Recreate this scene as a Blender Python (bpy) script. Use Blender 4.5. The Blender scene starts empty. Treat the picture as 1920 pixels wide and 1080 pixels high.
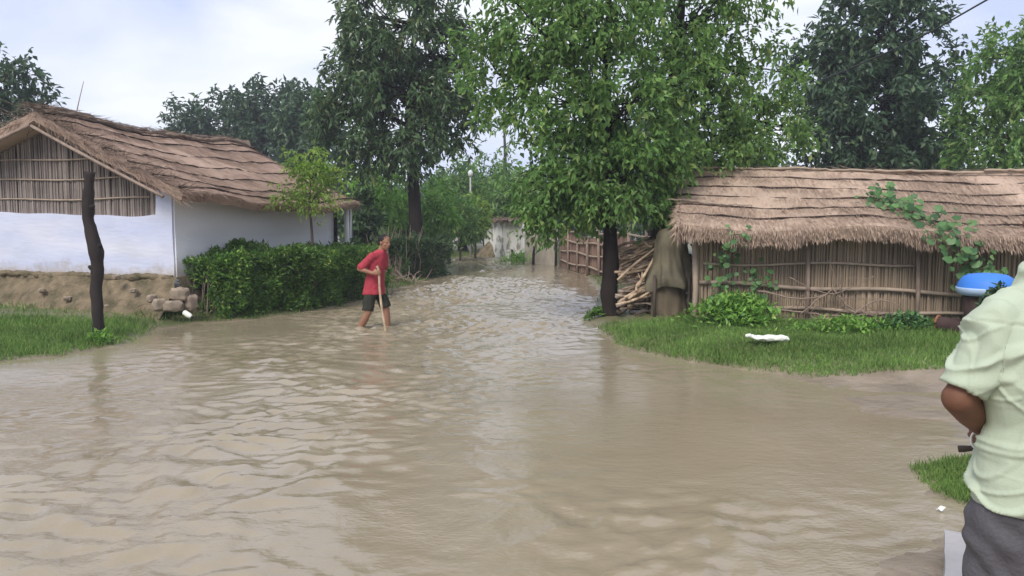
import bpy, math, random
import numpy as np
from mathutils import Vector, Matrix

R = math.radians
sc = bpy.context.scene
COL = sc.collection

# ------------------------------------------------------------------ camera
F, CH, PITCH = 1500.0, 1.6, R(4.76)
cam_d = bpy.data.cameras.new('camera')
cam = bpy.data.objects.new('camera', cam_d); COL.objects.link(cam)
cam_d.sensor_width = 36.0; cam_d.lens = 36.0 * F / 1920.0
cam_d.clip_start = 0.05; cam_d.clip_end = 2000
cam.location = (0, 0, CH); cam.rotation_euler = (R(90) - PITCH, 0, 0)
sc.camera = cam

# ------------------------------------------------------------------ sky, sun, exposure
SUN_EL, SUN_AZ = R(47), R(205)            # azimuth clockwise from +Y: behind the camera, to its left
w = bpy.data.worlds.new('World'); sc.world = w; w.use_nodes = True
nt = w.node_tree; nt.nodes.clear()
out = nt.nodes.new('ShaderNodeOutputWorld'); bg = nt.nodes.new('ShaderNodeBackground')
sky = nt.nodes.new('ShaderNodeTexSky'); sky.sky_type = 'NISHITA'; sky.sun_disc = False
sky.sun_elevation = SUN_EL; sky.sun_rotation = SUN_AZ
tc = nt.nodes.new('ShaderNodeTexCoord')
mp = nt.nodes.new('ShaderNodeMapping'); mp.inputs['Scale'].default_value = (1.6, 1.6, 5.0)
nz = nt.nodes.new('ShaderNodeTexNoise'); nz.inputs['Scale'].default_value = 1.35; nz.inputs['Detail'].default_value = 6
nz.inputs['Distortion'].default_value = 0.4
cr = nt.nodes.new('ShaderNodeValToRGB')
cr.color_ramp.elements[0].position = 0.38; cr.color_ramp.elements[0].color = (4.4, 4.95, 6.9, 1)
cr.color_ramp.elements[1].position = 0.62; cr.color_ramp.elements[1].color = (7.2, 7.35, 7.8, 1)
mx = nt.nodes.new('ShaderNodeMix'); mx.data_type = 'RGBA'; mx.inputs[0].default_value = 0.88
bg.inputs['Strength'].default_value = 0.098
L = nt.links.new
L(tc.outputs['Generated'], mp.inputs['Vector']); L(mp.outputs[0], nz.inputs['Vector']); L(nz.outputs['Fac'], cr.inputs[0])
L(sky.outputs[0], mx.inputs['A']); L(cr.outputs[0], mx.inputs['B']); L(mx.outputs['Result'], bg.inputs['Color'])
L(bg.outputs[0], out.inputs['Surface'])
sd = bpy.data.lights.new('sun', 'SUN'); sd.energy = 2.0; sd.angle = R(24); sd.color = (1.0, 0.95, 0.88)
sun = bpy.data.objects.new('sun', sd); COL.objects.link(sun)
sv = Vector((math.sin(SUN_AZ) * math.cos(SUN_EL), math.cos(SUN_AZ) * math.cos(SUN_EL), math.sin(SUN_EL)))
sun.rotation_euler = sv.to_track_quat('Z', 'Y').to_euler(); sun.location = (0, -10, 30)
sc.view_settings.view_transform = 'Standard'; sc.view_settings.look = 'None'
sc.view_settings.gamma = 1.0; sc.view_settings.exposure = 0.66
sc.cycles.max_bounces = 8; sc.cycles.transparent_max_bounces = 8

# ------------------------------------------------------------------ helpers
def W(px, py, Y):
    x, y = (px - 960) / F, (540 - py) / F
    d = np.array([x, math.cos(PITCH) + y * math.sin(PITCH), -math.sin(PITCH) + y * math.cos(PITCH)])
    return np.array([0, 0, CH]) + d * (Y / d[1])
def G(px, py, z=0.0):
    x, y = (px - 960) / F, (540 - py) / F
    d = np.array([x, math.cos(PITCH) + y * math.sin(PITCH), -math.sin(PITCH) + y * math.cos(PITCH)])
    return np.array([0, 0, CH]) + d * ((z - CH) / d[2])

def _h(ix, iy, iz, seed):
    n = (ix.astype(np.int64) * 374761393 + iy.astype(np.int64) * 668265263 + iz.astype(np.int64) * 2147483647 % 1000003 * 97 + seed * 144665) & 0x7fffffff
    n = ((n ^ (n >> 13)) * 1274126177) & 0x7fffffff
    return ((n ^ (n >> 16)) & 0xffff) / 65535.0
def vn(P, s=1.0, seed=0):
    P = np.asarray(P, float) * s
    if P.shape[-1] == 2: P = np.concatenate([P, np.zeros(P.shape[:-1] + (1,))], -1)
    i = np.floor(P).astype(np.int64); f = P - i; f = f * f * (3 - 2 * f)
    r = 0
    for a in (0, 1):
        for b in (0, 1):
            for c in (0, 1):
                wt = (f[..., 0] if a else 1 - f[..., 0]) * (f[..., 1] if b else 1 - f[..., 1]) * (f[..., 2] if c else 1 - f[..., 2])
                r = r + wt * _h(i[..., 0] + a, i[..., 1] + b, i[..., 2] + c, seed)
    return r * 2 - 1
def fbm(P, s=1.0, o=3, seed=0):
    r = 0; a = 1.0
    for k in range(o):
        r = r + a * vn(P, s, seed + k * 17); s *= 2.03; a *= 0.5
    return r

ORG = {}
def empty(name, loc):
    o = bpy.data.objects.new(name, None); COL.objects.link(o); o.location = tuple(loc)
    o.empty_display_size = 0.1; ORG[o.name] = np.array(loc, float); return o
def tag(o, label=None, cat=None, group=None, kind=None):
    if label: o['label'] = label
    if cat: o['category'] = cat
    if group: o['group'] = group
    if kind: o['kind'] = kind
    return o
def thing(name, loc, label, cat, group=None): return tag(empty(name, loc), label, cat, group)

class MB:
    """collects vertices and faces (world coordinates) for ONE mesh object"""
    def __init__(self): self.V = []; self.F = {3: [], 4: []}; self.n = 0
    def add(self, V, *Fs):
        V = np.asarray(V, float).reshape(-1, 3)
        for f in Fs:
            f = np.asarray(f, np.int64)
            if len(f): self.F[f.shape[1]].append(f + self.n)
        self.V.append(V); self.n += len(V); return self
    def arrays(self):
        return np.concatenate(self.V), [np.concatenate(self.F[k]) for k in (3, 4) if self.F[k]]
    def mesh(self, name, org=None, smooth=True):
        V, Fs = self.arrays()
        if org is not None: V = V - org
        me = bpy.data.meshes.new(name)
        me.vertices.add(len(V)); me.vertices.foreach_set('co', V.astype(np.float32).ravel())
        loops = np.concatenate([f.ravel() for f in Fs]); tot = np.concatenate([np.full(len(f), f.shape[1]) for f in Fs])
        st = np.concatenate([[0], np.cumsum(tot)[:-1]])
        me.loops.add(len(loops)); me.loops.foreach_set('vertex_index', loops.astype(np.int32))
        me.polygons.add(len(tot)); me.polygons.foreach_set('loop_start', st.astype(np.int32))
        try: me.polygons.foreach_set('loop_total', tot.astype(np.int32))
        except Exception: pass
        me.polygons.foreach_set('use_smooth', np.full(len(tot), smooth))
        me.update(calc_edges=True); me.validate()
        return me
    def build(self, name, mat, parent=None, smooth=True, origin=None):
        if parent is not None: org = ORG[parent.name]
        else: org = np.array(origin, float) if origin is not None else np.zeros(3)
        me = self.mesh(name, org, smooth)
        me.materials.append(mat)
        o = bpy.data.objects.new(name, me); COL.objects.link(o)
        if parent is not None: o.parent = parent
        else: o.location = tuple(org)
        ORG[o.name] = org
        return o

def frames(P):
    P = np.asarray(P, float); T = np.gradient(P, axis=0); T /= np.linalg.norm(T, axis=1)[:, None] + 1e-9
    n = np.cross(T[0], [0, 0, 1.0]);
    if np.linalg.norm(n) < 1e-3: n = np.cross(T[0], [1.0, 0, 0])
    N = []
    for t in T:
        n = n - t * n.dot(t); n /= np.linalg.norm(n) + 1e-9; N.append(n)
    N = np.array(N); return T, N, np.cross(T, N)
def tube(mb, P, r, n=8, cap=True, rough=0.0, seed=0, flat=1.0, dome=False):
    P = np.asarray(P, float); r = np.broadcast_to(np.asarray(r, float), (len(P),)).copy()
    if dome:      # rounded ends
        T = np.gradient(P, axis=0); T /= np.linalg.norm(T, axis=1)[:, None]
        A = [P[0] - T[0] * r[0] * k for k in (0.95, 0.75, 0.4)]; B = [P[-1] + T[-1] * r[-1] * k for k in (0.4, 0.75, 0.95)]
        P = np.vstack([A, P, B]); r = np.concatenate([r[0] * np.array([.25, .66, .92]), r, r[-1] * np.array([.92, .66, .25])])
    T, N, B = frames(P); a = np.linspace(0, 2 * math.pi, n, endpoint=False)
    V = P[:, None] + r[:, None, None] * (np.cos(a)[None, :, None] * N[:, None] + flat * np.sin(a)[None, :, None] * B[:, None])
    if rough:
        d = fbm(V, 1.0 / (np.mean(r) * 2.2 + 1e-6), 3, seed)
        V = V + (V - P[:, None]) * (rough * d)[..., None]
    m = len(P); V = V.reshape(-1, 3); i = np.arange(m - 1)[:, None] * n; j = np.arange(n)[None]; k = (j + 1) % n
    Q = np.stack([i + j, i + k, i + n + k, i + n + j], -1).reshape(-1, 4)
    if cap:
        V = np.vstack([V, P[0], P[-1]]); c0, c1 = m * n, m * n + 1; jj = np.arange(n); kk = (jj + 1) % n
        tr = np.vstack([np.stack([np.full(n, c0), kk, jj], -1), np.stack([np.full(n, c1), (m - 1) * n + jj, (m - 1) * n + kk], -1)])
        mb.add(V, Q, tr)
    else: mb.add(V, Q)
    return mb
def grid(mb, P, closed_u=False):
    """P: (nu, nv, 3)"""
    nu, nv = P.shape[:2]; i = np.arange(nu if closed_u else nu - 1)[:, None]; j = np.arange(nv - 1)[None]; i2 = (i + 1) % nu
    Q = np.stack([i * nv + j, i2 * nv + j, i2 * nv + j + 1, i * nv + j + 1], -1).reshape(-1, 4)
    return mb.add(P.reshape(-1, 3), Q)
def curve(pts, n=12):
    """Catmull-Rom through pts"""
    p = np.asarray(pts, float); p = np.vstack([2 * p[0] - p[1], p, 2 * p[-1] - p[-2]]); o = []
    m = len(p) - 3; tt = np.linspace(0, m, n)
    for t in tt:
        k = min(int(t), m - 1); f = t - k; a, b, c, d = p[k:k + 4]
        o.append(0.5 * (2 * b + (c - a) * f + (2 * a - 5 * b + 4 * c - d) * f * f + (3 * b - a - 3 * c + d) * f ** 3))
    return np.array(o)
def block(mb, M, lo, hi, nseg=(1, 1, 1), rough=0.0, fs=4.0, seed=0):
    """a box in local axes M (3 row vectors + origin), subdivided, its surface roughened"""
    lo = np.array(lo, float); hi = np.array(hi, float)
    ax, ay, az, og = [np.array(k, float) for k in M]
    for d in range(3):
        u, v = (d + 1) % 3, (d + 2) % 3
        for s in (0, 1):
            U, Vv = np.meshgrid(np.linspace(lo[u], hi[u], nseg[u] + 1), np.linspace(lo[v], hi[v], nseg[v] + 1), indexing='ij')
            q = np.zeros(U.shape + (3,)); q[..., u] = U; q[..., v] = Vv; q[..., d] = hi[d] if s else lo[d]
            if not s: q = q[::-1]
            ctr = (lo + hi) / 2
            p = og + q[..., :1] * ax + q[..., 1:2] * ay + q[..., 2:] * az
            if rough:
                dv = np.stack([fbm(p, fs, 3, seed + 5), fbm(p, fs, 3, seed + 9), fbm(p, fs, 3, seed + 13)], -1) * rough
                p = p + dv
            grid(mb, p)
    return mb

# leaves: folded diamond blades, four vertices and two faces each
def leaves(mb, C, D, N, ln, wd, fold=0.25, bend=0.0):
    C = np.asarray(C, float); D = D / (np.linalg.norm(D, axis=1)[:, None] + 1e-9)
    S = np.cross(D, N); S /= np.linalg.norm(S, axis=1)[:, None] + 1e-9; U = np.cross(S, D)
    ln = np.asarray(ln)[:, None]; wd = np.asarray(wd)[:, None]
    A = C; T = C + D * ln - U * ln * bend; Lf = C + D * ln * .45 + S * wd * .5 + U * wd * fold; Rt = C + D * ln * .45 - S * wd * .5 + U * wd * fold
    V = np.stack([A, Rt, T, Lf], 1).reshape(-1, 3); k = np.arange(len(C))[:, None] * 4
    return mb.add(V, np.concatenate([k + [0, 1, 2], k + [0, 2, 3]]))
def unit(n, rng):
    v = rng.normal(size=(n, 3)); return v / np.linalg.norm(v, axis=1)[:, None]

# ------------------------------------------------------------------ materials
def mat(name, col, rough=0.8, var=0.0, scale=6.0, bump=0.0, bscale=None, col2=None, island=0.0, spec=0.3, stretch=None, detail=4, bdist=0.02, hard=None):
    """base colour varied by noise towards col2, per-piece brightness variation, bump"""
    m = bpy.data.materials.new(name); m.use_nodes = True; t = m.node_tree; p = t.nodes['Principled BSDF']
    p.inputs['Roughness'].default_value = rough; p.inputs['Specular IOR Level'].default_value = spec
    c2 = col2 or tuple(c * (1 - var) for c in col)
    n = t.nodes.new; l = t.links.new
    tcn = n('ShaderNodeTexCoord'); mpn = n('ShaderNodeMapping'); l(tcn.outputs['Object'], mpn.inputs['Vector'])
    if stretch: mpn.inputs['Scale'].default_value = stretch
    nzn = n('ShaderNodeTexNoise'); nzn.inputs['Scale'].default_value = scale; nzn.inputs['Detail'].default_value = detail
    l(mpn.outputs[0], nzn.inputs['Vector'])
    rp = n('ShaderNodeValToRGB'); a, b = hard or (0.32, 0.68)
    rp.color_ramp.elements[0].position = a; rp.color_ramp.elements[0].color = (*col, 1)
    rp.color_ramp.elements[1].position = b; rp.color_ramp.elements[1].color = (*c2, 1)
    l(nzn.outputs['Fac'], rp.inputs[0]); o = rp.outputs[0]
    if island:
        g = n('ShaderNodeNewGeometry'); mr = n('ShaderNodeMapRange'); l(g.outputs['Random Per Island'], mr.inputs[0])
        mr.inputs['To Min'].default_value = 1 - island; mr.inputs['To Max'].default_value = 1 + island
        mm = n('ShaderNodeMix'); mm.data_type = 'RGBA'; mm.blend_type = 'MULTIPLY'; mm.inputs[0].default_value = 1
        l(o, mm.inputs['A']); l(mr.outputs[0], mm.inputs['B']); o = mm.outputs['Result']
    l(o, p.inputs['Base Color'])
    if bump:
        bn = n('ShaderNodeTexNoise'); bn.inputs['Scale'].default_value = bscale or scale * 3; bn.inputs['Detail'].default_value = 6
        l(mpn.outputs[0], bn.inputs['Vector'])
        bb = n('ShaderNodeBump'); bb.inputs['Strength'].default_value = bump; bb.inputs['Distance'].default_value = bdist
        l(bn.outputs['Fac'], bb.inputs['Height']); l(bb.outputs[0], p.inputs['Normal'])
    return m
def leafmat(name, c1, c2, c3=None, trans=0.35, rough=0.45, spec=0.35):
    """leaf to leaf colour spread (random per leaf), part of the light passing through"""
    m = bpy.data.materials.new(name); m.use_nodes = True; t = m.node_tree; p = t.nodes['Principled BSDF']; n = t.nodes.new; l = t.links.new
    g = n('ShaderNodeNewGeometry'); rp = n('ShaderNodeValToRGB'); e = rp.color_ramp.elements
    e[0].position = 0; e[0].color = (*c1, 1); e[1].position = .85; e[1].color = (*c2, 1)
    k = e.new(1.0); k.color = (*(c3 or c2), 1)
    l(g.outputs['Random Per Island'], rp.inputs[0])
    tcn = n('ShaderNodeTexCoord'); nzn = n('ShaderNodeTexNoise'); nzn.inputs['Scale'].default_value = 1.3; nzn.inputs['Detail'].default_value = 3
    l(tcn.outputs['Object'], nzn.inputs['Vector'])
    mr = n('ShaderNodeMapRange'); mr.inputs['From Min'].default_value = .3; mr.inputs['From Max'].default_value = .7
    mr.inputs['To Min'].default_value = .75; mr.inputs['To Max'].default_value = 1.3; l(nzn.outputs['Fac'], mr.inputs[0])
    mm = n('ShaderNodeMix'); mm.data_type = 'RGBA'; mm.blend_type = 'MULTIPLY'; mm.inputs[0].default_value = 1
    l(rp.outputs[0], mm.inputs['A']); l(mr.outputs[0], mm.inputs['B'])
    l(mm.outputs['Result'], p.inputs['Base Color']); p.inputs['Roughness'].default_value = rough; p.inputs['Specular IOR Level'].default_value = spec
    tr = n('ShaderNodeBsdfTranslucent'); l(mm.outputs['Result'], tr.inputs['Color'])
    ms = n('ShaderNodeMixShader'); ms.inputs[0].default_value = trans
    l(p.outputs[0], ms.inputs[1]); l(tr.outputs[0], ms.inputs[2]); l(ms.outputs[0], t.nodes['Material Output'].inputs['Surface'])
    return m

M_thatch = mat('thatch', (.44, .32, .25), .95, 0, 2.2, .6, 40, (.35, .25, .195), island=.2, spec=.1)
M_thatch2 = mat('thatch_ochre', (.48, .36, .275), .95, 0, 2.0, .6, 40, (.37, .275, .21), island=.2, spec=.1)
M_rope = mat('binding_rope', (.045, .03, .024), .95, .4, 9, .4)
M_ridge = mat('ridge_bundle', (.22, .16, .12), .95, .4, 7, .5, island=.3)
M_white = mat('whitewash', (.64, .64, .71), .9, 0, 1.0, .3, 9, (.49, .53, .70), detail=6, stretch=(.45, .45, 2.2))
M_grey = mat('grey_mud_plaster', (.80, .79, .83), .9, 0, .9, .3, 9, (.68, .67, .70), detail=6, stretch=(.6, .6, 2.0))
M_earth = mat('earth_plinth', (.24, .185, .12), .95, 0, 4.5, 1.0, 14, (.095, .08, .045), detail=9, bdist=.05)
M_reed = mat('weathered_reed', (.28, .235, .21), .9, .3, 3, .3, 30, island=.35)
M_reed2 = mat('brown_reed', (.37, .285, .20), .9, .3, 1.5, .3, 30, island=.2)
M_bamboo = mat('dry_bamboo', (.42, .33, .25), .8, .35, 5, .2, 30, island=.1)
M_pole = mat('old_pole', (.034, .026, .023), .9, .4, 8, .6, 22, stretch=(1, 1, .25))
M_bark = mat('dark_bark', (.034, .026, .022), .95, 0, 5, .9, 18, (.016, .013, .011), spec=.1, stretch=(1, 1, .3))
M_barkg = mat('grey_bark', (.10, .08, .065), .95, 0, 5, .9, 18, (.05, .04, .03), stretch=(1, 1, .3))
M_wood = mat('firewood', (.66, .51, .36), .85, 0, 6, .3, 30, (.30, .205, .13), island=.0)
M_wood2 = mat('grey_firewood', (.42, .34, .27), .85, 0, 6, .3, 30, (.16, .12, .09))
M_wood3 = mat('wet_wood', (.10, .075, .06), .85, 0, 6, .3, 30, (.05, .04, .03))
M_tarp = mat('olive_tarp', (.155, .135, .085), .7, 0, 3.5, .5, 12, (.085, .075, .05), detail=6)
M_sheet = mat('brown_sheet', (.15, .115, .075), .8, 0, 3, .35, 14, (.085, .07, .045))
M_stone = mat('pale_brick', (.36, .29, .22), .9, 0, 7, .8, 20, (.19, .15, .11), detail=7)
M_plaster = mat('beige_plaster', (.66, .58, .45), .9, 0, 2, .3, 9, (.42, .35, .26))
M_plast_w = mat('peeling_plaster', (.72, .71, .66), .9, 0, 2.2, .4, 9, (.30, .28, .24), hard=(.5, .62), detail=7)
M_conc = mat('concrete', (.42, .40, .39), .85, 0, 4, .3, 30, (.33, .31, .30), detail=7)
M_sack = mat('white_sack', (.78, .80, .70), .6, .15, 8, .3, 20)
M_blue = mat('blue_plastic', (.04, .20, .66), .6, .1, 4, 0, spec=.5)
M_pale = mat('pale_plastic', (.42, .55, .74), .5, .15, 5, 0, spec=.5)
M_log = mat('red_log_end', (.33, .14, .07), .8, .3, 12, .3, 30)
M_logb = mat('log_bark', (.075, .045, .04), .9, .3, 8, .6, 20)
M_wire = mat('wire', (.03, .03, .03), .6)
M_skin = mat('brown_skin', (.17, .078, .046), .62, .25, 14, .25, 70, spec=.25, bdist=.003)
M_skin2 = mat('tan_skin', (.30, .15, .09), .55, .15, 9, .1, 60, spec=.35)
M_hair = mat('black_hair', (.012, .010, .010), .6, .3, 40, .5, 80)
M_red = mat('red_shirt', (.40, .042, .062), .8, .25, 5, .2, 40)
M_short = mat('dark_shorts', (.03, .032, .022), .85, .2, 8, .2, 40)
M_green = mat('pale_green_shirt', (.45, .51, .385), .85, .12, 6, .25, 180, spec=.25, bdist=.004)
M_trous = mat('grey_trousers', (.10, .095, .105), .7, .2, 8, .25, 90)
M_dark = mat('shade_and_lid_dark', (.05, .045, .045), .9, .3, 5)  # painted shade of the door panel; also the dark bottle lid
M_cloth = mat('white_cloth', (.65, .66, .66), .8, .1, 6, .2)
M_stem = mat('green_stem', (.10, .14, .05), .7, .3, 8)
M_twig = mat('dry_twig', (.30, .225, .18), .9, .3, 9, .3, island=.2)

L_bright = leafmat('bright_leaf', (.075, .155, .042), (.19, .345, .09), (.33, .42, .13), .48)
L_bright2 = leafmat('mid_leaf', (.075, .155, .04), (.195, .345, .09), (.34, .42, .13), .48)
L_mango = leafmat('mango_leaf', (.042, .088, .034), (.11, .19, .07), (.19, .21, .08), .32, .35, .5)
L_dark = leafmat('dark_leaf', (.036, .075, .04), (.088, .155, .08), (.14, .19, .08), .3)
L_far = leafmat('far_leaf', (.036, .07, .042), (.085, .145, .08), (.13, .17, .08), .35)
L_lime = leafmat('lime_leaf', (.12, .22, .04), (.26, .40, .07), (.38, .44, .10), .45)
L_shrub = leafmat('shrub_leaf', (.10, .22, .045), (.27, .50, .095), (.42, .58, .14), .45, .35)
L_hedge = leafmat('hedge_leaf', (.045, .105, .023), (.16, .31, .06), (.33, .45, .10), .4)
L_hedge2 = leafmat('hedge_leaf_dull', (.03, .065, .025), (.075, .14, .05), (.12, .17, .05), .3)
L_vine = leafmat('gourd_leaf', (.05, .13, .045), (.13, .26, .085), (.20, .33, .12), .3)
L_grass = leafmat('grass_blade', (.115, .21, .05), (.225, .36, .095), (.33, .38, .15), .4, .55, .2)
L_grass2 = leafmat('sparse_grass_blade', (.07, .13, .025), (.14, .22, .05), (.22, .24, .08), .3, .55, .2)

def damp(m, z0, z1, col, amt):
    t = m.node_tree; n = t.nodes.new; l = t.links.new; p = t.nodes['Principled BSDF']; src = p.inputs['Base Color'].links[0].from_socket
    tcn = n('ShaderNodeTexCoord'); sx = n('ShaderNodeSeparateXYZ'); l(tcn.outputs['Object'], sx.inputs[0]); q = n('ShaderNodeTexNoise'); q.inputs['Scale'].default_value = 3.2; q.inputs['Detail'].default_value = 8; q.inputs['Roughness'].default_value = .7; l(tcn.outputs['Object'], q.inputs['Vector'])
    ma = n('ShaderNodeMath'); ma.operation = 'MULTIPLY_ADD'; ma.inputs[1].default_value = -.75; l(q.outputs['Fac'], ma.inputs[0]); l(sx.outputs['Z'], ma.inputs[2])
    mr = n('ShaderNodeMapRange'); mr.inputs['From Min'].default_value = z0 - .375; mr.inputs['From Max'].default_value = z1 - .375; mr.inputs['To Min'].default_value = amt; mr.inputs['To Max'].default_value = 0; l(ma.outputs[0], mr.inputs[0])
    mm = n('ShaderNodeMix'); mm.data_type = 'RGBA'; l(mr.outputs[0], mm.inputs[0]); l(src, mm.inputs['A']); mm.inputs['B'].default_value = (*col, 1); l(mm.outputs['Result'], p.inputs['Base Color'])
damp(M_white, .70, .92, (.36, .30, .22), .75); damp(M_grey, .70, 1.0, (.34, .29, .23), .7)

# ------------------------------------------------------------------ ground (one sheet) and water
LEFT = np.array([G(0, 678)[:2] + [-20, -3], G(0, 678)[:2], G(130, 664)[:2], G(262, 641)[:2], G(292, 618)[:2], G(420, 604)[:2], G(560, 590)[:2], G(640, 572)[:2], G(690, 556)[:2],
                 G(740, 542)[:2], G(800, 528)[:2], G(822, 512)[:2], G(818, 492)[:2], G(826, 488)[:2], G(880, 481)[:2], G(940, 474)[:2], (0.0, 60), (-60, 60), (-60, 0)])
RIGHT = np.array([G(940, 467)[:2] + [.4, 0], G(985, 488)[:2], G(1040, 498)[:2], G(1100, 516)[:2], G(1122, 548)[:2], G(1108, 592)[:2], G(1126, 628)[:2], G(1150, 648)[:2], G(1290, 678)[:2],
                  G(1420, 697)[:2], G(1540, 710)[:2], G(1760, 722)[:2], (9, 6.9), (60, 6), (60, 60), (0, 60)])
MUD = np.array([G(1490, 705)[:2], G(1560, 735)[:2], G(1640, 775)[:2], G(1740, 790)[:2], G(1830, 792)[:2], (8, 6.0), (8, 8.0), (4.2, 8.2)])
PATCH = np.array([G(1708, 878)[:2], G(1745, 912)[:2], G(1800, 948)[:2], G(1835, 985)[:2], (2.9, 3.6), (5, 3.2), (7, 5.2), (4.5, 5.7), G(1830, 858)[:2]])
STAND = np.array([(1.75, 3.9), (1.25, 2.9), (0.85, 1.6), (1.0, .6), (6, -2), (9, 4), (3, 4.2)])
def sdist(P, poly):
    d = np.full(P.shape[:-1], 1e9); ins = np.zeros(P.shape[:-1], bool)
    n = len(poly)
    for i in range(n):
        a, b = poly[i], poly[(i + 1) % n]; e = b - a; q = P - a
        t = np.clip((q @ e) / (e @ e + 1e-12), 0, 1); d = np.minimum(d, np.linalg.norm(q - t[..., None] * e, axis=-1))
        c = ((a[1] <= P[..., 1]) & (b[1] > P[..., 1])) | ((b[1] <= P[..., 1]) & (a[1] > P[..., 1]))
        xx = a[0] + (P[..., 1] - a[1]) / (e[1] if abs(e[1]) > 1e-9 else 1e-9) * e[0]
        ins ^= c & (P[..., 0] < xx)
    return np.where(ins, d, -d)
def zones(P):
    wob = np.stack([fbm(P, 1.6, 3, 3), fbm(P, 1.6, 3, 8)], -1) * 0.10
    Q = P + wob
    return sdist(Q, LEFT), sdist(Q, RIGHT), sdist(Q, MUD), sdist(Q, PATCH), sdist(Q, STAND)
def height(P):
    P = np.asarray(P, float); l, r, m, p, s = zones(P)
    def bank(d, hi, k): return np.where(d > 0, hi * (1 - np.exp(-d * k / hi)), np.maximum(d * .16, -.30))
    z = np.maximum.reduce([bank(l, .16, .16), bank(r, .17, .42), bank(m, .010, .03), bank(p, .07, .12), bank(s, .05, .1)])
    z = z + fbm(P * [1, 1.8], 2.8, 3, 21) * .014
    return z
def axis(lo, hi, step, far, g=1.18):
    a = list(np.arange(lo, hi + 1e-6, step)); s = step; x = hi
    while x < far: s *= g; x += s; a.append(x)
    s = step; x = lo
    while x > -far: s *= g; x -= s; a.insert(0, x)
    return np.array(a)
gx, gy = axis(-8, 8, .09, 900), axis(1.5, 24, .09, 900)
gy = np.concatenate([gy[gy < 24], np.arange(24, 52, .3), 52 * 1.2 ** np.arange(0, 17)])
XY = np.stack(np.meshgrid(gx, gy, indexing='ij'), -1); Z = height(XY)
gm = MB(); grid(gm, np.concatenate([XY, Z[..., None]], -1))
M_ground = bpy.data.materials.new('ground'); M_ground.use_nodes = True
t = M_ground.node_tree; p = t.nodes['Principled BSDF']; n = t.nodes.new; l = t.links.new
at = n('ShaderNodeAttribute'); at.attribute_name = 'zone'
tcn = n('ShaderNodeTexCoord'); n1 = n('ShaderNodeTexNoise'); n1.inputs['Scale'].default_value = 2.2; n1.inputs['Detail'].default_value = 8; l(tcn.outputs['Object'], n1.inputs['Vector'])
r1 = n('ShaderNodeValToRGB'); r1.color_ramp.elements[0].position = .35; r1.color_ramp.elements[1].position = .65
r1.color_ramp.elements[0].color = (.18, .14, .095, 1); r1.color_ramp.elements[1].color = (.27, .215, .155, 1); l(n1.outputs['Fac'], r1.inputs[0])
r2 = n('ShaderNodeValToRGB'); r2.color_ramp.elements[0].position = .3; r2.color_ramp.elements[1].position = .7
r2.color_ramp.elements[0].color = (.07, .11, .03, 1); r2.color_ramp.elements[1].color = (.16, .15, .07, 1); l(n1.outputs['Fac'], r2.inputs[0])
mxg = n('ShaderNodeMix'); mxg.data_type = 'RGBA'; l(at.outputs['Fac'], mxg.inputs[0]); l(r1.outputs[0], mxg.inputs['A']); l(r2.outputs[0], mxg.inputs['B'])
l(mxg.outputs['Result'], p.inputs['Base Color']); p.inputs['Roughness'].default_value = .5
n2 = n('ShaderNodeTexNoise'); n2.inputs['Scale'].default_value = 9; n2.inputs['Detail'].default_value = 6; l(tcn.outputs['Object'], n2.inputs['Vector'])
bb = n('ShaderNodeBump'); bb.inputs['Strength'].default_value = .7; bb.inputs['Distance'].default_value = .05; l(n2.outputs['Fac'], bb.inputs['Height']); l(bb.outputs[0], p.inputs['Normal'])
ground = gm.build('ground', M_ground); tag(ground, 'muddy village ground with grassy banks round the flood water', 'ground', kind='structure')
zl, zr, zm, zp, zs = zones(XY)
grassy = np.clip(np.maximum.reduce([zl, zr, zp]) * 5.0 + .2, 0, 1) * (zm < 0.02) * .85
ca = ground.data.attributes.new('zone', 'FLOAT', 'POINT'); ca.data.foreach_set('value', grassy.ravel().astype(np.float32))

wx, wy = axis(-7, 7, .045, 60), np.concatenate([np.arange(-12, 1.6, .3), np.arange(1.6, 9, .032), np.arange(9, 17, .045), np.arange(17, 50, .11), np.arange(50, 62, 1.0)])
wx = wx[(wx > -30) & (wx < 30)]; wy = wy[(wy > -12) & (wy < 62)]
WP = np.stack(np.meshgrid(wx, wy, indexing='ij'), -1)
wq = WP + .25 * np.stack([fbm(WP, .9, 2, 51), fbm(WP, .9, 2, 57)], -1)
def ridged(P, s, o, seed):
    r = 0; a = 1.0
    for k in range(o): r = r + a * (1 - 2 * np.abs(vn(P, s, seed + k * 11))); s *= 1.9; a *= .5
    return r
rot = lambda P, d: np.stack([P[..., 0] * math.cos(d) + P[..., 1] * math.sin(d), -P[..., 0] * math.sin(d) + P[..., 1] * math.cos(d)], -1)
rp_ = rot(wq, R(-14)) * [1.0, 1.45]
wave = 1.9 * (.0062 * ridged(rp_, 3.1, 3, 61) * .8 + .0042 * fbm(rot(wq, R(18)) * [1.0, 1.7], 5.2, 2, 71) + .005 * fbm(rot(wq, R(-30)), 9.0, 2, 79) + .0016 * ridged(rot(wq, R(-8)) * [1, 1.6], 6.5, 2, 83)) + .008 * fbm(wq, .9, 2, 77)
px_ = WP[..., 0] / np.maximum(WP[..., 1], .5)
calm = np.clip(1.25 * np.exp(-(((WP[..., 0] - 1.5) / 1.35) ** 2 + ((WP[..., 1] - 6.0) / 2.0) ** 2) ** 1.5), 0, 1)
amp = (1 - .9 * calm) * (.8 + .9 * fbm(WP * [1, .6], .55, 3, 91)) + 1.1 * np.exp(-((WP[..., 0] - 1.0) / .9) ** 2 - ((WP[..., 1] - 3.9) / .55) ** 2)
edge = np.clip(-np.maximum.reduce(zones(WP)) * 1.6, .4, 1)
fade = 1 + .9 * np.clip((WP[..., 1] - 9) / 8, 0, 1)
red_xy = np.array([-2.0, 11.9])
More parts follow.
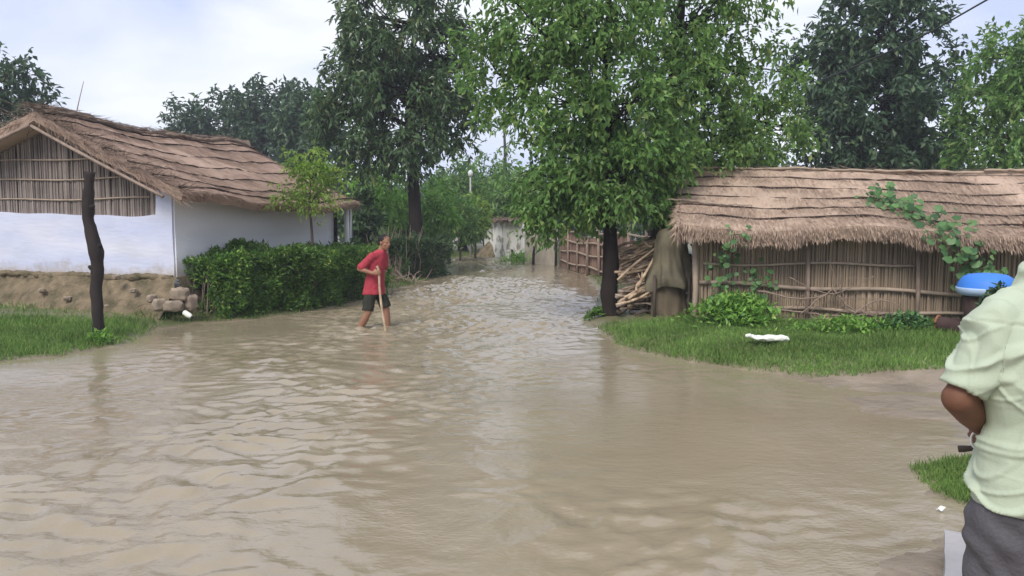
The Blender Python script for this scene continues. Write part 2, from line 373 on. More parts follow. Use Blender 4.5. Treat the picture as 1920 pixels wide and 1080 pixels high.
dr = np.linalg.norm(WP - red_xy, axis=-1); ring = .011 * np.sin(dr * 34) * np.exp(-dr * 2.6)
wm = MB(); grid(wm, np.concatenate([WP, (wave * np.clip(amp, .1, 2.0) * edge * fade + ring)[..., None]], -1))
M_water = bpy.data.materials.new('flood_water'); M_water.use_nodes = True
t = M_water.node_tree; p = t.nodes['Principled BSDF']; n = t.nodes.new; l = t.links.new
p.inputs['IOR'].default_value = 1.5; p.inputs['Roughness'].default_value = .055; p.inputs['Specular IOR Level'].default_value = .5
tcn = n('ShaderNodeTexCoord'); mpn = n('ShaderNodeMapping'); mpn.inputs['Scale'].default_value = (1, 1.5, 1); l(tcn.outputs['Object'], mpn.inputs['Vector'])
n1 = n('ShaderNodeTexNoise'); n1.inputs['Scale'].default_value = .5; n1.inputs['Detail'].default_value = 5; n1.inputs['Distortion'].default_value = .6; l(mpn.outputs[0], n1.inputs['Vector'])
r1 = n('ShaderNodeValToRGB'); r1.color_ramp.elements[0].position = .33; r1.color_ramp.elements[1].position = .68
r1.color_ramp.elements[0].color = (.262, .215, .142, 1); r1.color_ramp.elements[1].color = (.30, .25, .172, 1); l(n1.outputs['Fac'], r1.inputs[0]); l(r1.outputs[0], p.inputs['Base Color'])
n2 = n('ShaderNodeTexNoise'); n2.inputs['Scale'].default_value = 11; n2.inputs['Detail'].default_value = 5; l(mpn.outputs[0], n2.inputs['Vector'])
bb = n('ShaderNodeBump'); bb.inputs['Strength'].default_value = .22; bb.inputs['Distance'].default_value = .02; l(n2.outputs['Fac'], bb.inputs['Height'])
n3 = n('ShaderNodeTexNoise'); n3.inputs['Scale'].default_value = 28; n3.inputs['Detail'].default_value = 3; l(mpn.outputs[0], n3.inputs['Vector'])
n4 = n('ShaderNodeTexNoise'); n4.inputs['Scale'].default_value = .9; n4.inputs['Detail'].default_value = 3; l(tcn.outputs['Object'], n4.inputs['Vector'])
m4 = n('ShaderNodeMapRange'); m4.inputs['From Min'].default_value = .42; m4.inputs['From Max'].default_value = .62; m4.inputs['To Max'].default_value = .55; l(n4.outputs['Fac'], m4.inputs[0])
b3 = n('ShaderNodeBump'); b3.inputs['Distance'].default_value = .008; l(m4.outputs[0], b3.inputs['Strength']); l(n3.outputs['Fac'], b3.inputs['Height']); l(bb.outputs[0], b3.inputs['Normal']); l(b3.outputs[0], p.inputs['Normal'])
tag(wm.build('water', M_water), 'brown rippled flood water filling the village lane', 'water', kind='structure')

def gz(x, y): return float(height(np.array([[x, y]]))[0])
def seat(p): return np.array([p[0], p[1], gz(p[0], p[1])])

# grass: blades rooted on the land, denser away from the water's edge
def grass(name, label, box, n, fn, hgt, material, seed, thin=1.0):
    rng = np.random.default_rng(seed); P = rng.uniform((box[0], box[2]), (box[1], box[3]), (n, 2))
    P = P[fn(P, rng)]; z = height(P); C = np.column_stack([P, z - .01]); k = len(P)
    D = np.column_stack([rng.normal(0, .38, (k, 2)), np.ones(k)]); N = unit(k, rng)
    tall = .7 + .6 * np.clip(fbm(P, 1.4, 2, seed) + .5, 0, 1)
    mb = MB(); leaves(mb, C, D, N, hgt * rng.uniform(.5, 1.25, k) * tall, thin * rng.uniform(.007, .014, k), .1, .15)
    return tag(mb.build(name, material), label, 'grass', kind='stuff')
grass('grass', 'green grass on the bank in front of the straw walled hut', (.9, 9, 7.3, 13.5), 150000,
      lambda P, r: (lambda z: (z[1] > .0) & (z[2] < .1) & (r.random(len(P)) < np.clip(z[1] * 5 + .35, 0, 1) * np.clip(((P[:, 0] - 1.9) / 1.05) ** 2 + ((P[:, 1] - 12.7) / 1.1) ** 2 - .6, 0, 1)))(zones(P)), .085, L_grass, 5)
grass('grass', 'grass on the left bank around the crooked wooden pole', (-9, -3.5, 8.6, 14), 110000,
      lambda P, r: (lambda z: (z[0] > 0) & (r.random(len(P)) < np.clip(z[0] * 2.2 + .08, 0, 1) * np.clip(1.3 - (P[:, 1] - 9.6) * .45 - np.maximum(P[:, 0] + 5.6, 0) * .5, .05, 1)))(zones(P)), .10, L_grass, 6)
grass('grass', 'small tuft of grass beside the man in the pale green shirt', (2.2, 4.6, 3.3, 6), 130000,
      lambda P, r: (lambda z: (z[3] > 0) & (r.random(len(P)) < np.clip(z[3] * 5 + .1, 0, 1)))(zones(P)), .075, L_grass, 7, .55)
grass('grass', 'thin grass at the water edge beneath the clipped hedges', (-6, -1.5, 12.5, 40), 70000,
      lambda P, r: (lambda z: (z[0] > 0) & (z[0] < 2.0) & (r.random(len(P)) < .55))(zones(P)), .10, L_grass2, 8)
grass('grass', 'thin grass on the far right bank by the bamboo fence', (0, 5, 14, 42), 40000,
      lambda P, r: (lambda z: (z[1] > 0.1) & (z[1] < 2.5) & (r.random(len(P)) < .4))(zones(P)), .10, L_grass2, 9)

# ------------------------------------------------------------------ huts
def frame3(o, ang):
    """local axes: along, back, up"""
    return np.array([math.cos(ang), math.sin(ang), 0]), np.array([-math.sin(ang), math.cos(ang), 0]), np.array([0, 0, 1.0]), np.array(o, float)
def reeds(mb, P0, P1, zlo, zhi, step, r, rng, out):
    """a screen of upright reeds between P0 and P1; zlo and zhi are functions of the fraction along"""
    n = int(np.linalg.norm(P1 - P0) / step)
    for k in range(n):
        f = (k + rng.uniform(.2, .8)) / n; b = P0 + (P1 - P0) * f + out * rng.uniform(-.012, .012)
        lo, hi = zlo(f), zhi(f) + rng.uniform(-.02, .03)
        if hi - lo < .05: continue
        x = rng.normal(0, .012, 2)
        tube(mb, [b + [0, 0, lo], b + [x[0] * .5, x[1] * .5, (lo + hi) / 2], b + [x[0], x[1], hi]], r * rng.uniform(.7, 1.2), 5, False)
def thatch(mb, S, nu, nv, ncourse, thick, rng, strands, slen, fringe, fl, seed, lip=.017, fdrop=.55):
    """S(u, v): slope surface, u along the ridge 0..1, v from ridge 0 to eave 1. A thick, stepped, shaggy slab."""
    u = np.linspace(0, 1, nu); v = np.linspace(0, 1, nv); U, V = np.meshgrid(u, v, indexing='ij')
    P = S(U, V); du = S(np.clip(U + .01, 0, 1.01), V) - P; dv = S(U, np.clip(V + .01, 0, 1.01)) - P
    N = np.cross(du, dv); N /= np.linalg.norm(N, axis=-1)[..., None]; N *= np.sign(N[..., 2:])
    cf = V * ncourse + .13 * fbm(np.stack([U * 9, V * 0], -1), 1, 2, seed)
    saw = cf - np.floor(cf)
    d = lip * saw ** 2.2 + .010 * fbm(P, 6.5, 3, seed + 3) + .03 * fbm(P, 1.2, 2, seed + 4)
    top = P + N * (thick * .5 + d)[..., None]; bot = P - N * (thick * .5 + .02 * fbm(P, 4, 2, seed + 6))[..., None]
    grid(mb, top); grid(mb, bot[::-1])
    for a, b in ((top[0], bot[0]), (bot[-1], top[-1]), (bot[:, 0], top[:, 0]), (top[:, -1], bot[:, -1])):
        grid(mb, np.stack([a, b], 0))
    # strands lying on the slope and a ragged fringe at the eave and verges
    def strand(uu, vv, ln, lift, wd, drop=0.0, jit=.1, off=None):
        k = len(uu); Pp = S(uu, vv); dn = S(uu, vv + .01) - Pp; dn /= np.linalg.norm(dn, axis=1)[:, None]
        da = S(uu + .01, vv) - Pp; nn = np.cross(da, dn); nn /= np.linalg.norm(nn, axis=1)[:, None]; nn *= np.sign(nn[:, 2:])
        c = vv * ncourse; sw = c - np.floor(c)
        C = Pp + nn * ((thick * .5 + lip * sw * .9 + lift) if off is None else off)[:, None]
        D = dn + rng.normal(0, jit, (k, 3)) + nn * rng.uniform(-.01, .04, k)[:, None]; D[:, 2] -= drop
        leaves(mb, C, D, nn + rng.normal(0, .3, (k, 3)), ln, wd, .1)
    k = strands; strand(rng.random(k), rng.random(k) * .97, slen * rng.uniform(.5, 1.3, k), rng.uniform(-.006, .008, k), rng.uniform(.003, .008, k))
    k = fringe; uu = rng.random(k); tuft = 1 + .55 * fbm(np.stack([uu * 22, uu * 0], -1), 1, 2, seed + 7)
    strand(uu, .965 + rng.random(k) * .035, fl * np.clip(tuft, .25, 2) * rng.uniform(.5, 1.2, k), np.zeros(k), rng.uniform(.006, .014, k), fdrop, .2, rng.uniform(-thick * .5, thick * .5 + .02, k))
    for e in (0.004, .996):
        k = fringe // 5; strand(np.full(k, e), rng.random(k), .22 * rng.uniform(.4, 1.2, k), np.zeros(k), rng.uniform(.006, .013, k), .25, .35, rng.uniform(-thick * .5, thick * .6, k))
def binder(parent, S, v, off, r, seed, m=M_rope, name='binding_pole', u0=0.0, u1=1.0, wav=.02, course=None):
    u = np.linspace(u0, u1, 44); rng = np.random.default_rng(seed); vv = v + wav * fbm(np.stack([u * 7, u * 0], -1), 1, 2, seed)
    if course: vv = (v - .13 * fbm(np.stack([u * 9, u * 0], -1), 1, 2, course[1])) / course[0] - .006
    P = S(u, vv); nn = np.cross(S(u + .01, vv) - P, S(u, vv + .01) - P); nn /= np.linalg.norm(nn, axis=1)[:, None]; nn *= np.sign(nn[:, 2:])
    P = P + nn * off + rng.normal(0, .005, P.shape) + nn * (.012 * fbm(P, 2.5, 2, seed + 1))[:, None]; mb = MB(); tube(mb, P, r * (1 + .45 * fbm(P, 4, 2, seed)), 6, True)
    return mb.build(name, m, parent)

# ---- the whitewashed hut on the left
A20 = R(20); C0 = np.array([-5.46, 12.9, 0.0])
uL = np.array([math.sin(A20), math.cos(A20), 0]); vL = np.array([-math.cos(A20), math.sin(A20), 0])
def HL(s, t, z): return C0 + np.asarray(s)[..., None] * vL + np.asarray(t)[..., None] * uL + np.asarray(z)[..., None] * np.array([0, 0, 1.0])
rng = np.random.default_rng(11)
hut = thing('mud_hut', C0 + vL * 2.4 + uL * 2.4, 'whitewashed mud hut with brown thatched roof behind the clipped hedge', 'hut', 'thatched huts along the lane')
ML = (vL, uL, np.array([0, 0, 1.0]), C0)
mb = MB()                                          # earth plinth, battered outwards
S_, Z_ = np.meshgrid(np.linspace(-.12, 5.0, 90), np.linspace(0, 1, 16), indexing='ij')
pf = HL(S_, -.06 - .55 * (1 - Z_) ** 1.5, -.05 + .76 * Z_); pf += (np.stack([fbm(pf, 3.5, 4, 31)] * 3, -1) * -uL * .07 * (Z_ < .97)[..., None]); grid(mb, pf)
T_, Z_ = np.meshgrid(np.linspace(-.06, 4.9, 60), np.linspace(0, 1, 8), indexing='ij')
pf = HL(-.12 - .15 * (1 - Z_), T_, -.05 + .76 * Z_); pf += np.stack([fbm(pf, 3.5, 3, 33)] * 3, -1) * -vL * .04; grid(mb, pf[::-1])
block(mb, ML, (-.12, -.06, .68), (5.0, 4.9, .705))
ss = np.linspace(0, 5, 90); tube(mb, HL(ss, -.045 + 0 * ss, .685 + .012 * np.sin(ss * 4)), .05, 10, True, .5, 9)
mb.build('plinth', M_earth, hut)
mb = MB()                                          # front wall: uneven top, higher at the corner
def wall_strip(mb, s0, s1, zt, t0, th, n, zb=.705, seed=1):
    s = np.linspace(s0, s1, n); zz = zt(s); k = np.linspace(0, 1, 14)
    f = np.stack([HL(s, np.full(n, t0), zb + (zz - zb) * q) for q in k], 1); f += (fbm(f, 2.2, 3, seed) * .014)[..., None] * -uL
    b = np.stack([HL(s, np.full(n, t0 + th), zb + (zz - zb) * q) for q in k], 1)
    grid(mb, f); grid(mb, b[::-1]); grid(mb, np.stack([f[:, -1], b[:, -1]], 1))
    for e in (0, -1): grid(mb, np.stack([f[e], b[e]], 0) if e else np.stack([b[e], f[e]], 0))
topz = lambda s: 1.68 + .03 * s / 5 + .10 * np.clip(s / 5 - .2, 0, 1) + .008 * np.sin(s * 5.3) + np.where(s < .34, .42 - s * .1, 0) + .02 * np.exp(-(s - .34) ** 2 * 30)
wall_strip(mb, 0, 5.0, topz, 0, .26, 220)
mb.build('front_wall', M_white, hut)
mb = MB()                                          # side wall facing the lane
T_, Z_ = np.meshgrid(np.linspace(.035, 4.67, 60), np.linspace(.705, 2.14, 24), indexing='ij')
f = HL(np.full(T_.shape, -.022), T_ + .004, Z_); f += (fbm(f, 2.0, 3, 41) * .012)[..., None] * -vL; grid(mb, f[::-1])
b = HL(np.full(T_.shape, .24), T_, Z_); grid(mb, b); grid(mb, np.stack([f[-1], b[-1]], 0)); grid(mb, np.stack([f[:, -1], b[:, -1]], 1)); grid(mb, np.stack([b[0], f[0]], 0))
mb.build('side_wall', M_grey, hut)
mb = MB(); block(mb, ML, (.24, 4.4, .705), (4.9, 4.66, 2.2), (6, 1, 4), .01); block(mb, ML, (4.76, .27, .705), (5.0, 4.4, 2.3), (1, 6, 4), .01); mb.build('rear_wall', M_grey, hut)
ridge = lambda t: 3.37 - .15 * np.sin(np.clip(t / 5.0, 0, 1) * math.pi) + .02 * np.sin(t * 3.1)
def slopeR(u, v):                                  # towards the lane
    t = -.38 + u * 5.45; hip = np.clip((u - .80) / .2, 0, 1) ** 2
    s = 2.4 - v * 2.92 * (1 - .06 * hip); z = ridge(t) - v * (1.38 + .06 * np.sin(u * 9)) - .04 * np.sin(v * math.pi) - hip * .22 * (1 - v * .6) + .06 * np.sin(u * 8.0 + .2) * v * v
    return HL(s, t + .10 * (v - .5) * (1 - u), z)
def slopeLft(u, v):
    t = -.38 + u * 5.45; return HL(2.4 + v * 3.1, t, ridge(t) - v * 1.0)
roof_mb = MB(); thatch(roof_mb, slopeR, 110, 60, 6, .15, rng, 26000, .26, 5200, .075, 101, fdrop=.3)
thatch(roof_mb, slopeLft, 60, 30, 5, .15, rng, 3000, .30, 1200, .2, 102)
roof = roof_mb.build('thatch_roof', M_thatch, hut)
binder(roof, slopeR, .075, .12, .016, 200)
for k in range(1, 6): binder(roof, slopeR, k, .102, .015, 200 + k, course=(6, 101))
binder(roof, slopeR, .955, .108, .018, 207)
for k, v in enumerate((.15, .4, .7)): binder(roof, slopeLft, v, .10, .014, 220 + k)
mb = MB()                                          # ridge: bundles of straw lashed along the top
for k in range(26):
    u = np.linspace(max(0, k / 26 - .03), min(1, k / 26 + .10), 6); P = slopeR(u, np.full(6, rng.uniform(-.01, .035))) + [0, 0, .11]; P += rng.normal(0, .012, P.shape)
    tube(mb, P, np.array([.02, .045, .05, .05, .04, .015]) * rng.uniform(.7, 1.1), 6)
k = 1500; uu = rng.random(k) ** 1.6; P = slopeR(uu, rng.uniform(-.05, .06, k)) + np.array([0, 0, .12]); D = rng.normal(0, .4, (k, 3)) + uL * rng.choice([-1, 1], k)[:, None]; D[:, 2] *= .35
leaves(mb, P, D, unit(k, rng), rng.uniform(.12, .32, k), rng.uniform(.006, .012, k))
mb.build('ridge_bundle', M_ridge, roof)
mb = MB()                                          # loose straw piled over the gable end
k = 1500; f = rng.random(k); side = rng.random(k) < .45
base = np.where(side[:, None], slopeLft(rng.random(k) * .05 - .01, f * .95), slopeR(rng.random(k) * .05 - .01, f * .97)) + np.array([0, 0, .05]) + rng.normal(0, .05, (k, 3))
D = rng.normal(0, .35, (k, 3)) + np.where(side[:, None], vL, -vL) * .8 - np.array([0, 0, .15]) - uL * .10
leaves(mb, base, D, unit(k, rng), rng.uniform(.15, .45, k), rng.uniform(.007, .014, k)); mb.build('verge_straw', M_ridge, roof)
gz0 = lambda s: np.where(s < 2.4, ridge(0) - .06 - (2.4 - s) * .475, ridge(0) - .06 - (s - 2.4) * .325)
mb = MB(); P0, P1 = HL(.36, .10, 0.0), HL(5.0, .10, 0.0)
reeds(mb, P0, P1, lambda f: 1.60, lambda f: float(gz0(.36 + f * 4.64)) - .05, .030, .019, rng, uL)
block(mb, ML, (.36, .135, 1.6), (5.0, .15, 2.3)); block(mb, ML, (1.5, .135, 2.301), (4.2, .15, 2.7))
gab = mb.build('gable_screen', M_reed, hut)
for z, s0, s1 in ((1.98, .5, 5), (2.32, 1.0, 5), (2.66, 1.6, 4.2)):
    mb = MB(); ss = np.linspace(s0, s1, 14); tube(mb, HL(ss, np.full(14, .062), z + .018 * np.sin(ss * 2.1)), .014, 6); mb.build('split_bamboo_rail', M_bamboo, gab)
for pts in ((HL(2.40, -.47, 3.16), HL(1.3, -.47, 2.66), HL(-.25, -.44, 1.98)), (HL(2.44, -.475, 3.17), HL(3.6, -.47, 2.82), HL(5.2, -.45, 2.30))):
    mb = MB(); tube(mb, curve(pts, 14), .026, 8, True, .12); mb.build('verge_pole', M_twig, hut)
mb = MB(); tube(mb, [HL(-.30, 4.75, .1), HL(-.30, 4.75, 1.92)], .05, 8, True, .1); mb.build('porch_post', M_cloth, hut)
mb = MB(); block(mb, ML, (-.10, 4.68, .72), (.75, 4.70, 1.95)); mb.build('doorway_shade', M_dark, hut)  # flat panel on the wall, the opening's shade put into its dark colour

# ---- the straw walled hut on the right
AR = R(-12); C1 = np.array([2.72, 11.8, 0.0]); aR, bR, _, _ = frame3(C1, AR)
def HR(a, b, z): return C1 + np.asarray(a)[..., None] * aR + np.asarray(b)[..., None] * bR + np.asarray(z)[..., None] * np.array([0, 0, 1.0])
MR = (aR, bR, np.array([0, 0, 1.0]), C1); LEN = 6.4
hut2 = thing('straw_hut', C1 + aR * 3 + bR * 2, 'low straw walled hut with shaggy thatched roof on the grassy bank', 'hut', 'thatched huts along the lane')
eave = lambda u: 1.47 - .20 * u - .03 * np.sin(u * 11)
rz = lambda u: 2.40 - .16 * u + .02 * np.sin(u * 8)
def slopeF(u, v):
    a = -.30 + u * (LEN + .5); b = 2.0 - v * 2.5; return HR(a, b, rz(u) + (eave(u) - rz(u)) * v - .05 * np.sin(v * math.pi) + .03 * np.sin(u * 17 + v * 2) * v)
def slopeB(u, v):
    a = -.30 + u * (LEN + .5); return HR(a, 2.0 + v * 2.5, rz(u) - v * 1.05)
mb = MB(); thatch(mb, slopeF, 130, 64, 6, .17, rng, 30000, .24, 9000, .12, 111, lip=.015, fdrop=.8)
thatch(mb, slopeB, 50, 24, 5, .15, rng, 1500, .30, 600, .2, 112)
roof2 = mb.build('thatch_roof', M_thatch2, hut2)
for k in range(1, 6): binder(roof2, slopeF, k, .104, .015, 240 + k, course=(6, 111))

binder(roof2, slopeF, .63, .13, .016, 250, M_bamboo, u0=-.02, u1=.16)
for k, (dz, u0, u1) in enumerate(((.13, -.01, .62), (.155, .45, 1.0), (.20, .68, 1.0))):
    binder(roof2, slopeF, .02 + .02 * k, dz, .022, 260 + k, M_bamboo, 'ridge_pole', u0, u1, .012)
mb = MB(); k = 1400; uu = rng.random(k); P = slopeF(uu, rng.uniform(-.03, .05, k)) + np.array([0, 0, .10]); D = rng.normal(0, .4, (k, 3)) + aR * rng.choice([-1, 1], k)[:, None]; D[:, 2] *= .3
leaves(mb, P, D, unit(k, rng), rng.uniform(.12, .3, k), rng.uniform(.006, .012, k)); mb.build('ridge_straw', M_ridge, roof2)
mb = MB(); reeds(mb, HR(.05, 0, 0.0), HR(LEN, 0, 0.0), lambda f: .04 + .05 * rng.random(), lambda f: 1.46 - .15 * f, .030, .017, rng, bR)
block(mb, MR, (.04, .03, .1), (LEN, .05, 1.36)); wf = mb.build('straw_wall', M_reed2, hut2)
mb = MB(); reeds(mb, HR(.03, .05, 0.0), HR(.03, 4.0, 0.0), lambda f: .05, lambda f: 1.5 + .8 * (1 - abs(f * 2 - 1)), .034, .018, rng, aR)
block(mb, MR, (.04, .06, .1), (.06, 4.0, 1.45)); block(mb, MR, (.042, .8, 1.451), (.058, 3.2, 1.95)); mb.build('end_wall', M_reed2, hut2)
mb = MB(); block(mb, MR, (.06, 3.96, .05), (LEN, 4.0, 1.4)); block(mb, MR, (LEN - .03, .06, .05), (LEN + .01, 3.96, 1.4)); mb.build('rear_wall', M_reed2, hut2)
for z0, z1, a0, a1, r in ((.98, 1.00, .1, 3.0, .020), (.70, .58, .05, 4.3, .030), (.36, .30, .05, 4.6, .026), (.20, .17, .8, 4.8, .02), (.78, .72, 3.6, 6.3, .022)):
    mb = MB(); aa = np.linspace(a0, a1, 16); P = HR(aa, np.full(16, -.05), z0 + (z1 - z0) * (aa - a0) / (a1 - a0) + .02 * np.sin(aa * 3 + z0 * 9)); tube(mb, P, r, 7, True, .15, 3); mb.build('wall_rail', M_bamboo, wf)
for a, r, h in ((-.02, .045, 1.42), (1.55, .03, 1.35), (3.0, .028, 1.3), (4.7, .035, 1.25)):
    mb = MB(); tube(mb, [HR(a, -.085, -.05), HR(a + .015, -.09, .6), HR(a - .01, -.085, h)], r, 8, True, .15, 5); mb.build('post', M_twig if a > .1 else M_bamboo, hut2)

# ------------------------------------------------------------------ trees
def tree(name, label, base, spine, blobs, lm, bark, seed, leaf=(.13, .05), per=26, twig=.45, droop=.35, cat='tree', group='trees around the village', limb_r=.05, parent=None):
    """spine: list of (x, y, z, radius); blobs: (centre, (rx, ry, rz), clumps)"""
    rng = np.random.default_rng(seed); root = thing(name, base, label, cat, group)
    tb = MB(); sp = np.array([s[:3] for s in spine]); sr = np.array([s[3] for s in spine])
    n = 6 * len(sp); cp = curve(sp, n); rr = np.interp(np.linspace(0, 1, n), np.linspace(0, 1, len(sr)), sr)
    tube(tb, cp, rr, 12, True, .16, seed)
    Cs, Ds, Ns, Ls, Ws = [], [], [], [], []
    for c, rad, nc in blobs:
        c = np.array(c, float); rad = np.array(rad, float)
        ok = np.where(cp[:, 2] < c[2] - .15 * rad[2])[0]; ok = ok if len(ok) else np.array([n - 1])
        st = cp[ok[np.argmin(np.linalg.norm(cp[ok] - c, axis=1) + .35 * (c[2] - cp[ok][:, 2]))]]
        mid = (st + c) / 2 + rng.normal(0, .12, 3) + [0, 0, .1 * np.linalg.norm(c - st)]
        lp = curve([st, mid, c], 9); L0 = np.linalg.norm(c - st)
        tube(tb, lp, np.linspace(min(limb_r, .04 + .02 * L0), limb_r * .45, 9), 7, True, .12, seed)
        d = unit(nc, rng); q = rng.uniform(.35, 1.0, nc) ** .6
        K = c + d * rad * q[:, None] * (1 + .22 * fbm(d, 1.7, 2, seed))[:, None]
        for kk in range(nc):
            k = K[kk]; s = lp[rng.integers(4, 9)]
            if kk % 3 == 0:
                m2 = (s + k) / 2 + rng.normal(0, .06, 3); tube(tb, curve([s, m2, k], 5), np.linspace(limb_r * .32, limb_r * .10, 5), 4, False)
            nt_ = rng.integers(3, 6)
            for _ in range(nt_):
                od = (k - c) / (np.linalg.norm(k - c) + 1e-6) * .7 + unit(1, rng)[0]; od[2] -= droop * rng.random(); od /= np.linalg.norm(od)
                m = max(3, int(per / nt_ * rng.uniform(.6, 1.4))); f = rng.random(m)
                P = k + od * (f * twig)[:, None] - np.array([0, 0, 1]) * (droop * twig * .5 * f ** 2)[:, None] + rng.normal(0, twig * .09, (m, 3))
                dd = od * .6 + unit(m, rng) * .8; dd[:, 2] -= droop
                Cs.append(P); Ds.append(dd); nn = unit(m, rng) * .7; nn[:, 2] += 1; Ns.append(nn)
                Ls.append(leaf[0] * rng.uniform(.5, 1.5, m) * rng.uniform(.8, 1.2)); Ws.append(leaf[1] * rng.uniform(.7, 1.2, m))
    tb.build('trunk', bark, root)
    lb = MB(); leaves(lb, np.concatenate(Cs), np.concatenate(Ds), np.concatenate(Ns), np.concatenate(Ls), np.concatenate(Ws), .2, .12)
    lb.build('crown', lm, root, smooth=False)
    return root
def B(px, py, Y, wpx, hpx, dep, n): # an ellipsoid of foliage seen at a place in the picture, at depth Y
    c = W(px, py, Y); return (c, (wpx / F * Y, dep, hpx / F * Y), n)

# the near tree by the firewood
b0 = seat(G(1146, 590, .1)[:2]); Y0 = b0[1]
tree('leafy_tree', 'bright green leafy tree with dark trunk beside the firewood pile', b0,
     [(b0[0] + .03, Y0, b0[2] - .15, .20), (b0[0] - .03, Y0, b0[2] + .25, .145), (b0[0] - .02, Y0, 1.4, .115), (b0[0] - .06, Y0 + .05, 2.5, .095), (b0[0] - .1, Y0 + .1, 3.9, .07), (b0[0] - .05, Y0 + .1, 5.6, .03)],
     [B(1010, 60, 13.0, 120, 80, 1.0, 60), B(935, 140, 13.2, 60, 55, .6, 18), B(1130, 50, 12.6, 110, 90, 1.0, 64), B(1060, 190, 12.7, 95, 70, .9, 48), B(1180, 190, 12.5, 90, 80, .9, 54),
      B(1090, 300, 12.8, 80, 60, .8, 40), B(1030, 350, 13.0, 62, 52, .6, 30), B(1180, 330, 12.4, 85, 50, .7, 38), B(1050, 393, 12.9, 75, 26, .5, 24), B(1170, 362, 12.5, 80, 22, .5, 16), B(1120, 330, 12.6, 70, 50, .6, 24), B(1220, 300, 12.6, 70, 60, .6, 28), B(1060, -90, 13.0, 150, 110, 1.2, 70), B(1180, -150, 13, 130, 100, 1.1, 50), B(1025, 250, 13.2, 40, 30, .5, 7)],
     L_bright, M_bark, 21, (.112, .066), 46, .42, .5, limb_r=.055)
b0 = seat((2.55, 14.0))
tree('leafy_tree', 'green leafy tree with dark trunk rising behind the left end of the straw hut', b0,
     [(2.6, 14.0, b0[2] - .1, .24), (2.62, 14.0, 1.2, .19), (2.66, 14.0, 2.6, .16), (2.8, 14.1, 4.0, .11), (3.0, 14.2, 6.0, .04)],
     [B(1300, 40, 14.0, 105, 85, 1.1, 60), B(1400, 130, 14.6, 85, 70, .9, 46), B(1310, 180, 13.7, 90, 70, .9, 46), B(1440, 230, 14.6, 60, 60, .8, 34), B(1380, 270, 14.2, 85, 45, .8, 36), B(1250, 110, 14.2, 70, 70, .8, 30), B(1320, 285, 13.6, 60, 40, .6, 22), B(1300, -120, 14.2, 150, 100, 1.3, 60), B(1400, -20, 14.6, 60, 60, .8, 16), B(1255, 395, 12.9, 26, 55, .3, 8)],
     L_bright2, M_bark, 22, (.115, .066), 42, .44, .5, limb_r=.06)
# the mango in the middle distance
b0 = seat(W(778, 455, 24)[:2]); mx_ = b0[0]
tree('mango_tree', 'tall dark green mango tree with bare dark trunk behind the man in red', b0,
     [(mx_ + .1, 24, b0[2] - .1, .28), (mx_ + .03, 24, 1.5, .20), (mx_ - .05, 24, 3.0, .18), (mx_ - .15, 24, 4.4, .13), (mx_, 24, 6.5, .08), (mx_ + .1, 24, 8.5, .03)],
     [B(745, 50, 24, 105, 80, 1.5, 60), B(680, 130, 24, 75, 60, 1.2, 38), B(650, 220, 24, 65, 50, 1.1, 30), B(760, 170, 23.4, 85, 70, 1.3, 46), B(840, 110, 24.2, 60, 80, 1.2, 40), B(830, 225, 24, 62, 55, 1.1, 32), B(745, 270, 23.6, 75, 38, 1.0, 30), B(690, 290, 24, 55, 28, .8, 16), B(780, -70, 24, 110, 80, 1.6, 44), B(700, 30, 24.2, 45, 50, 1, 14), B(640, 150, 24.2, 40, 40, .8, 10)],
     L_mango, M_bark, 23, (0.23, .095), 54, .6, .45, limb_r=.09)
# the dark tree behind the straw hut and its neighbours
b0 = seat(W(1660, 420, 24)[:2]); x_ = b0[0]
tree('broad_tree', 'tall dark broad tree towering behind the straw hut roof', b0,
     [(x_, 24, b0[2] - .1, .32), (x_, 24, 2.5, .24), (x_ - .1, 24, 4.5, .17), (x_, 24, 7, .09), (x_, 24, 9.2, .03)],
     [B(1640, 60, 24, 105, 75, 1.7, 56), B(1560, 130, 24, 70, 70, 1.3, 40), B(1720, 140, 24, 70, 65, 1.3, 40), B(1640, 190, 23.3, 90, 65, 1.5, 50), B(1740, 240, 24, 58, 50, 1.2, 28), B(1560, 250, 23.6, 70, 50, 1.2, 34), B(1680, 285, 23.6, 90, 38, 1.3, 36), B(1600, 320, 24, 90, 35, 1.2, 26), B(1640, -40, 24, 85, 60, 1.4, 34), B(1760, 320, 24.5, 60, 25, 1, 14)],
     L_dark, M_bark, 24, (0.22, .125), 54, .6, .35, limb_r=.1)
b0 = seat(W(1935, 420, 19)[:2]); x_ = b0[0]
tree('broad_tree', 'mid green tree at the right end above the straw hut roof', b0,
     [(x_, 19, b0[2] - .1, .22), (x_, 19, 2.5, .16), (x_, 19, 5, .09), (x_, 19, 7.0, .03)],
     [B(1900, 100, 19, 62, 60, 1.2, 40), B(1870, 190, 19, 60, 50, 1.1, 36), B(1960, 160, 19, 80, 90, 1.3, 44), B(1870, 265, 18.6, 60, 35, 1, 26), B(1860, 310, 18.8, 50, 20, .7, 12), B(1960, 280, 18.8, 70, 50, 1, 26)],
     L_bright, M_barkg, 25, (0.15, .085), 46, .5, .4, limb_r=.07)
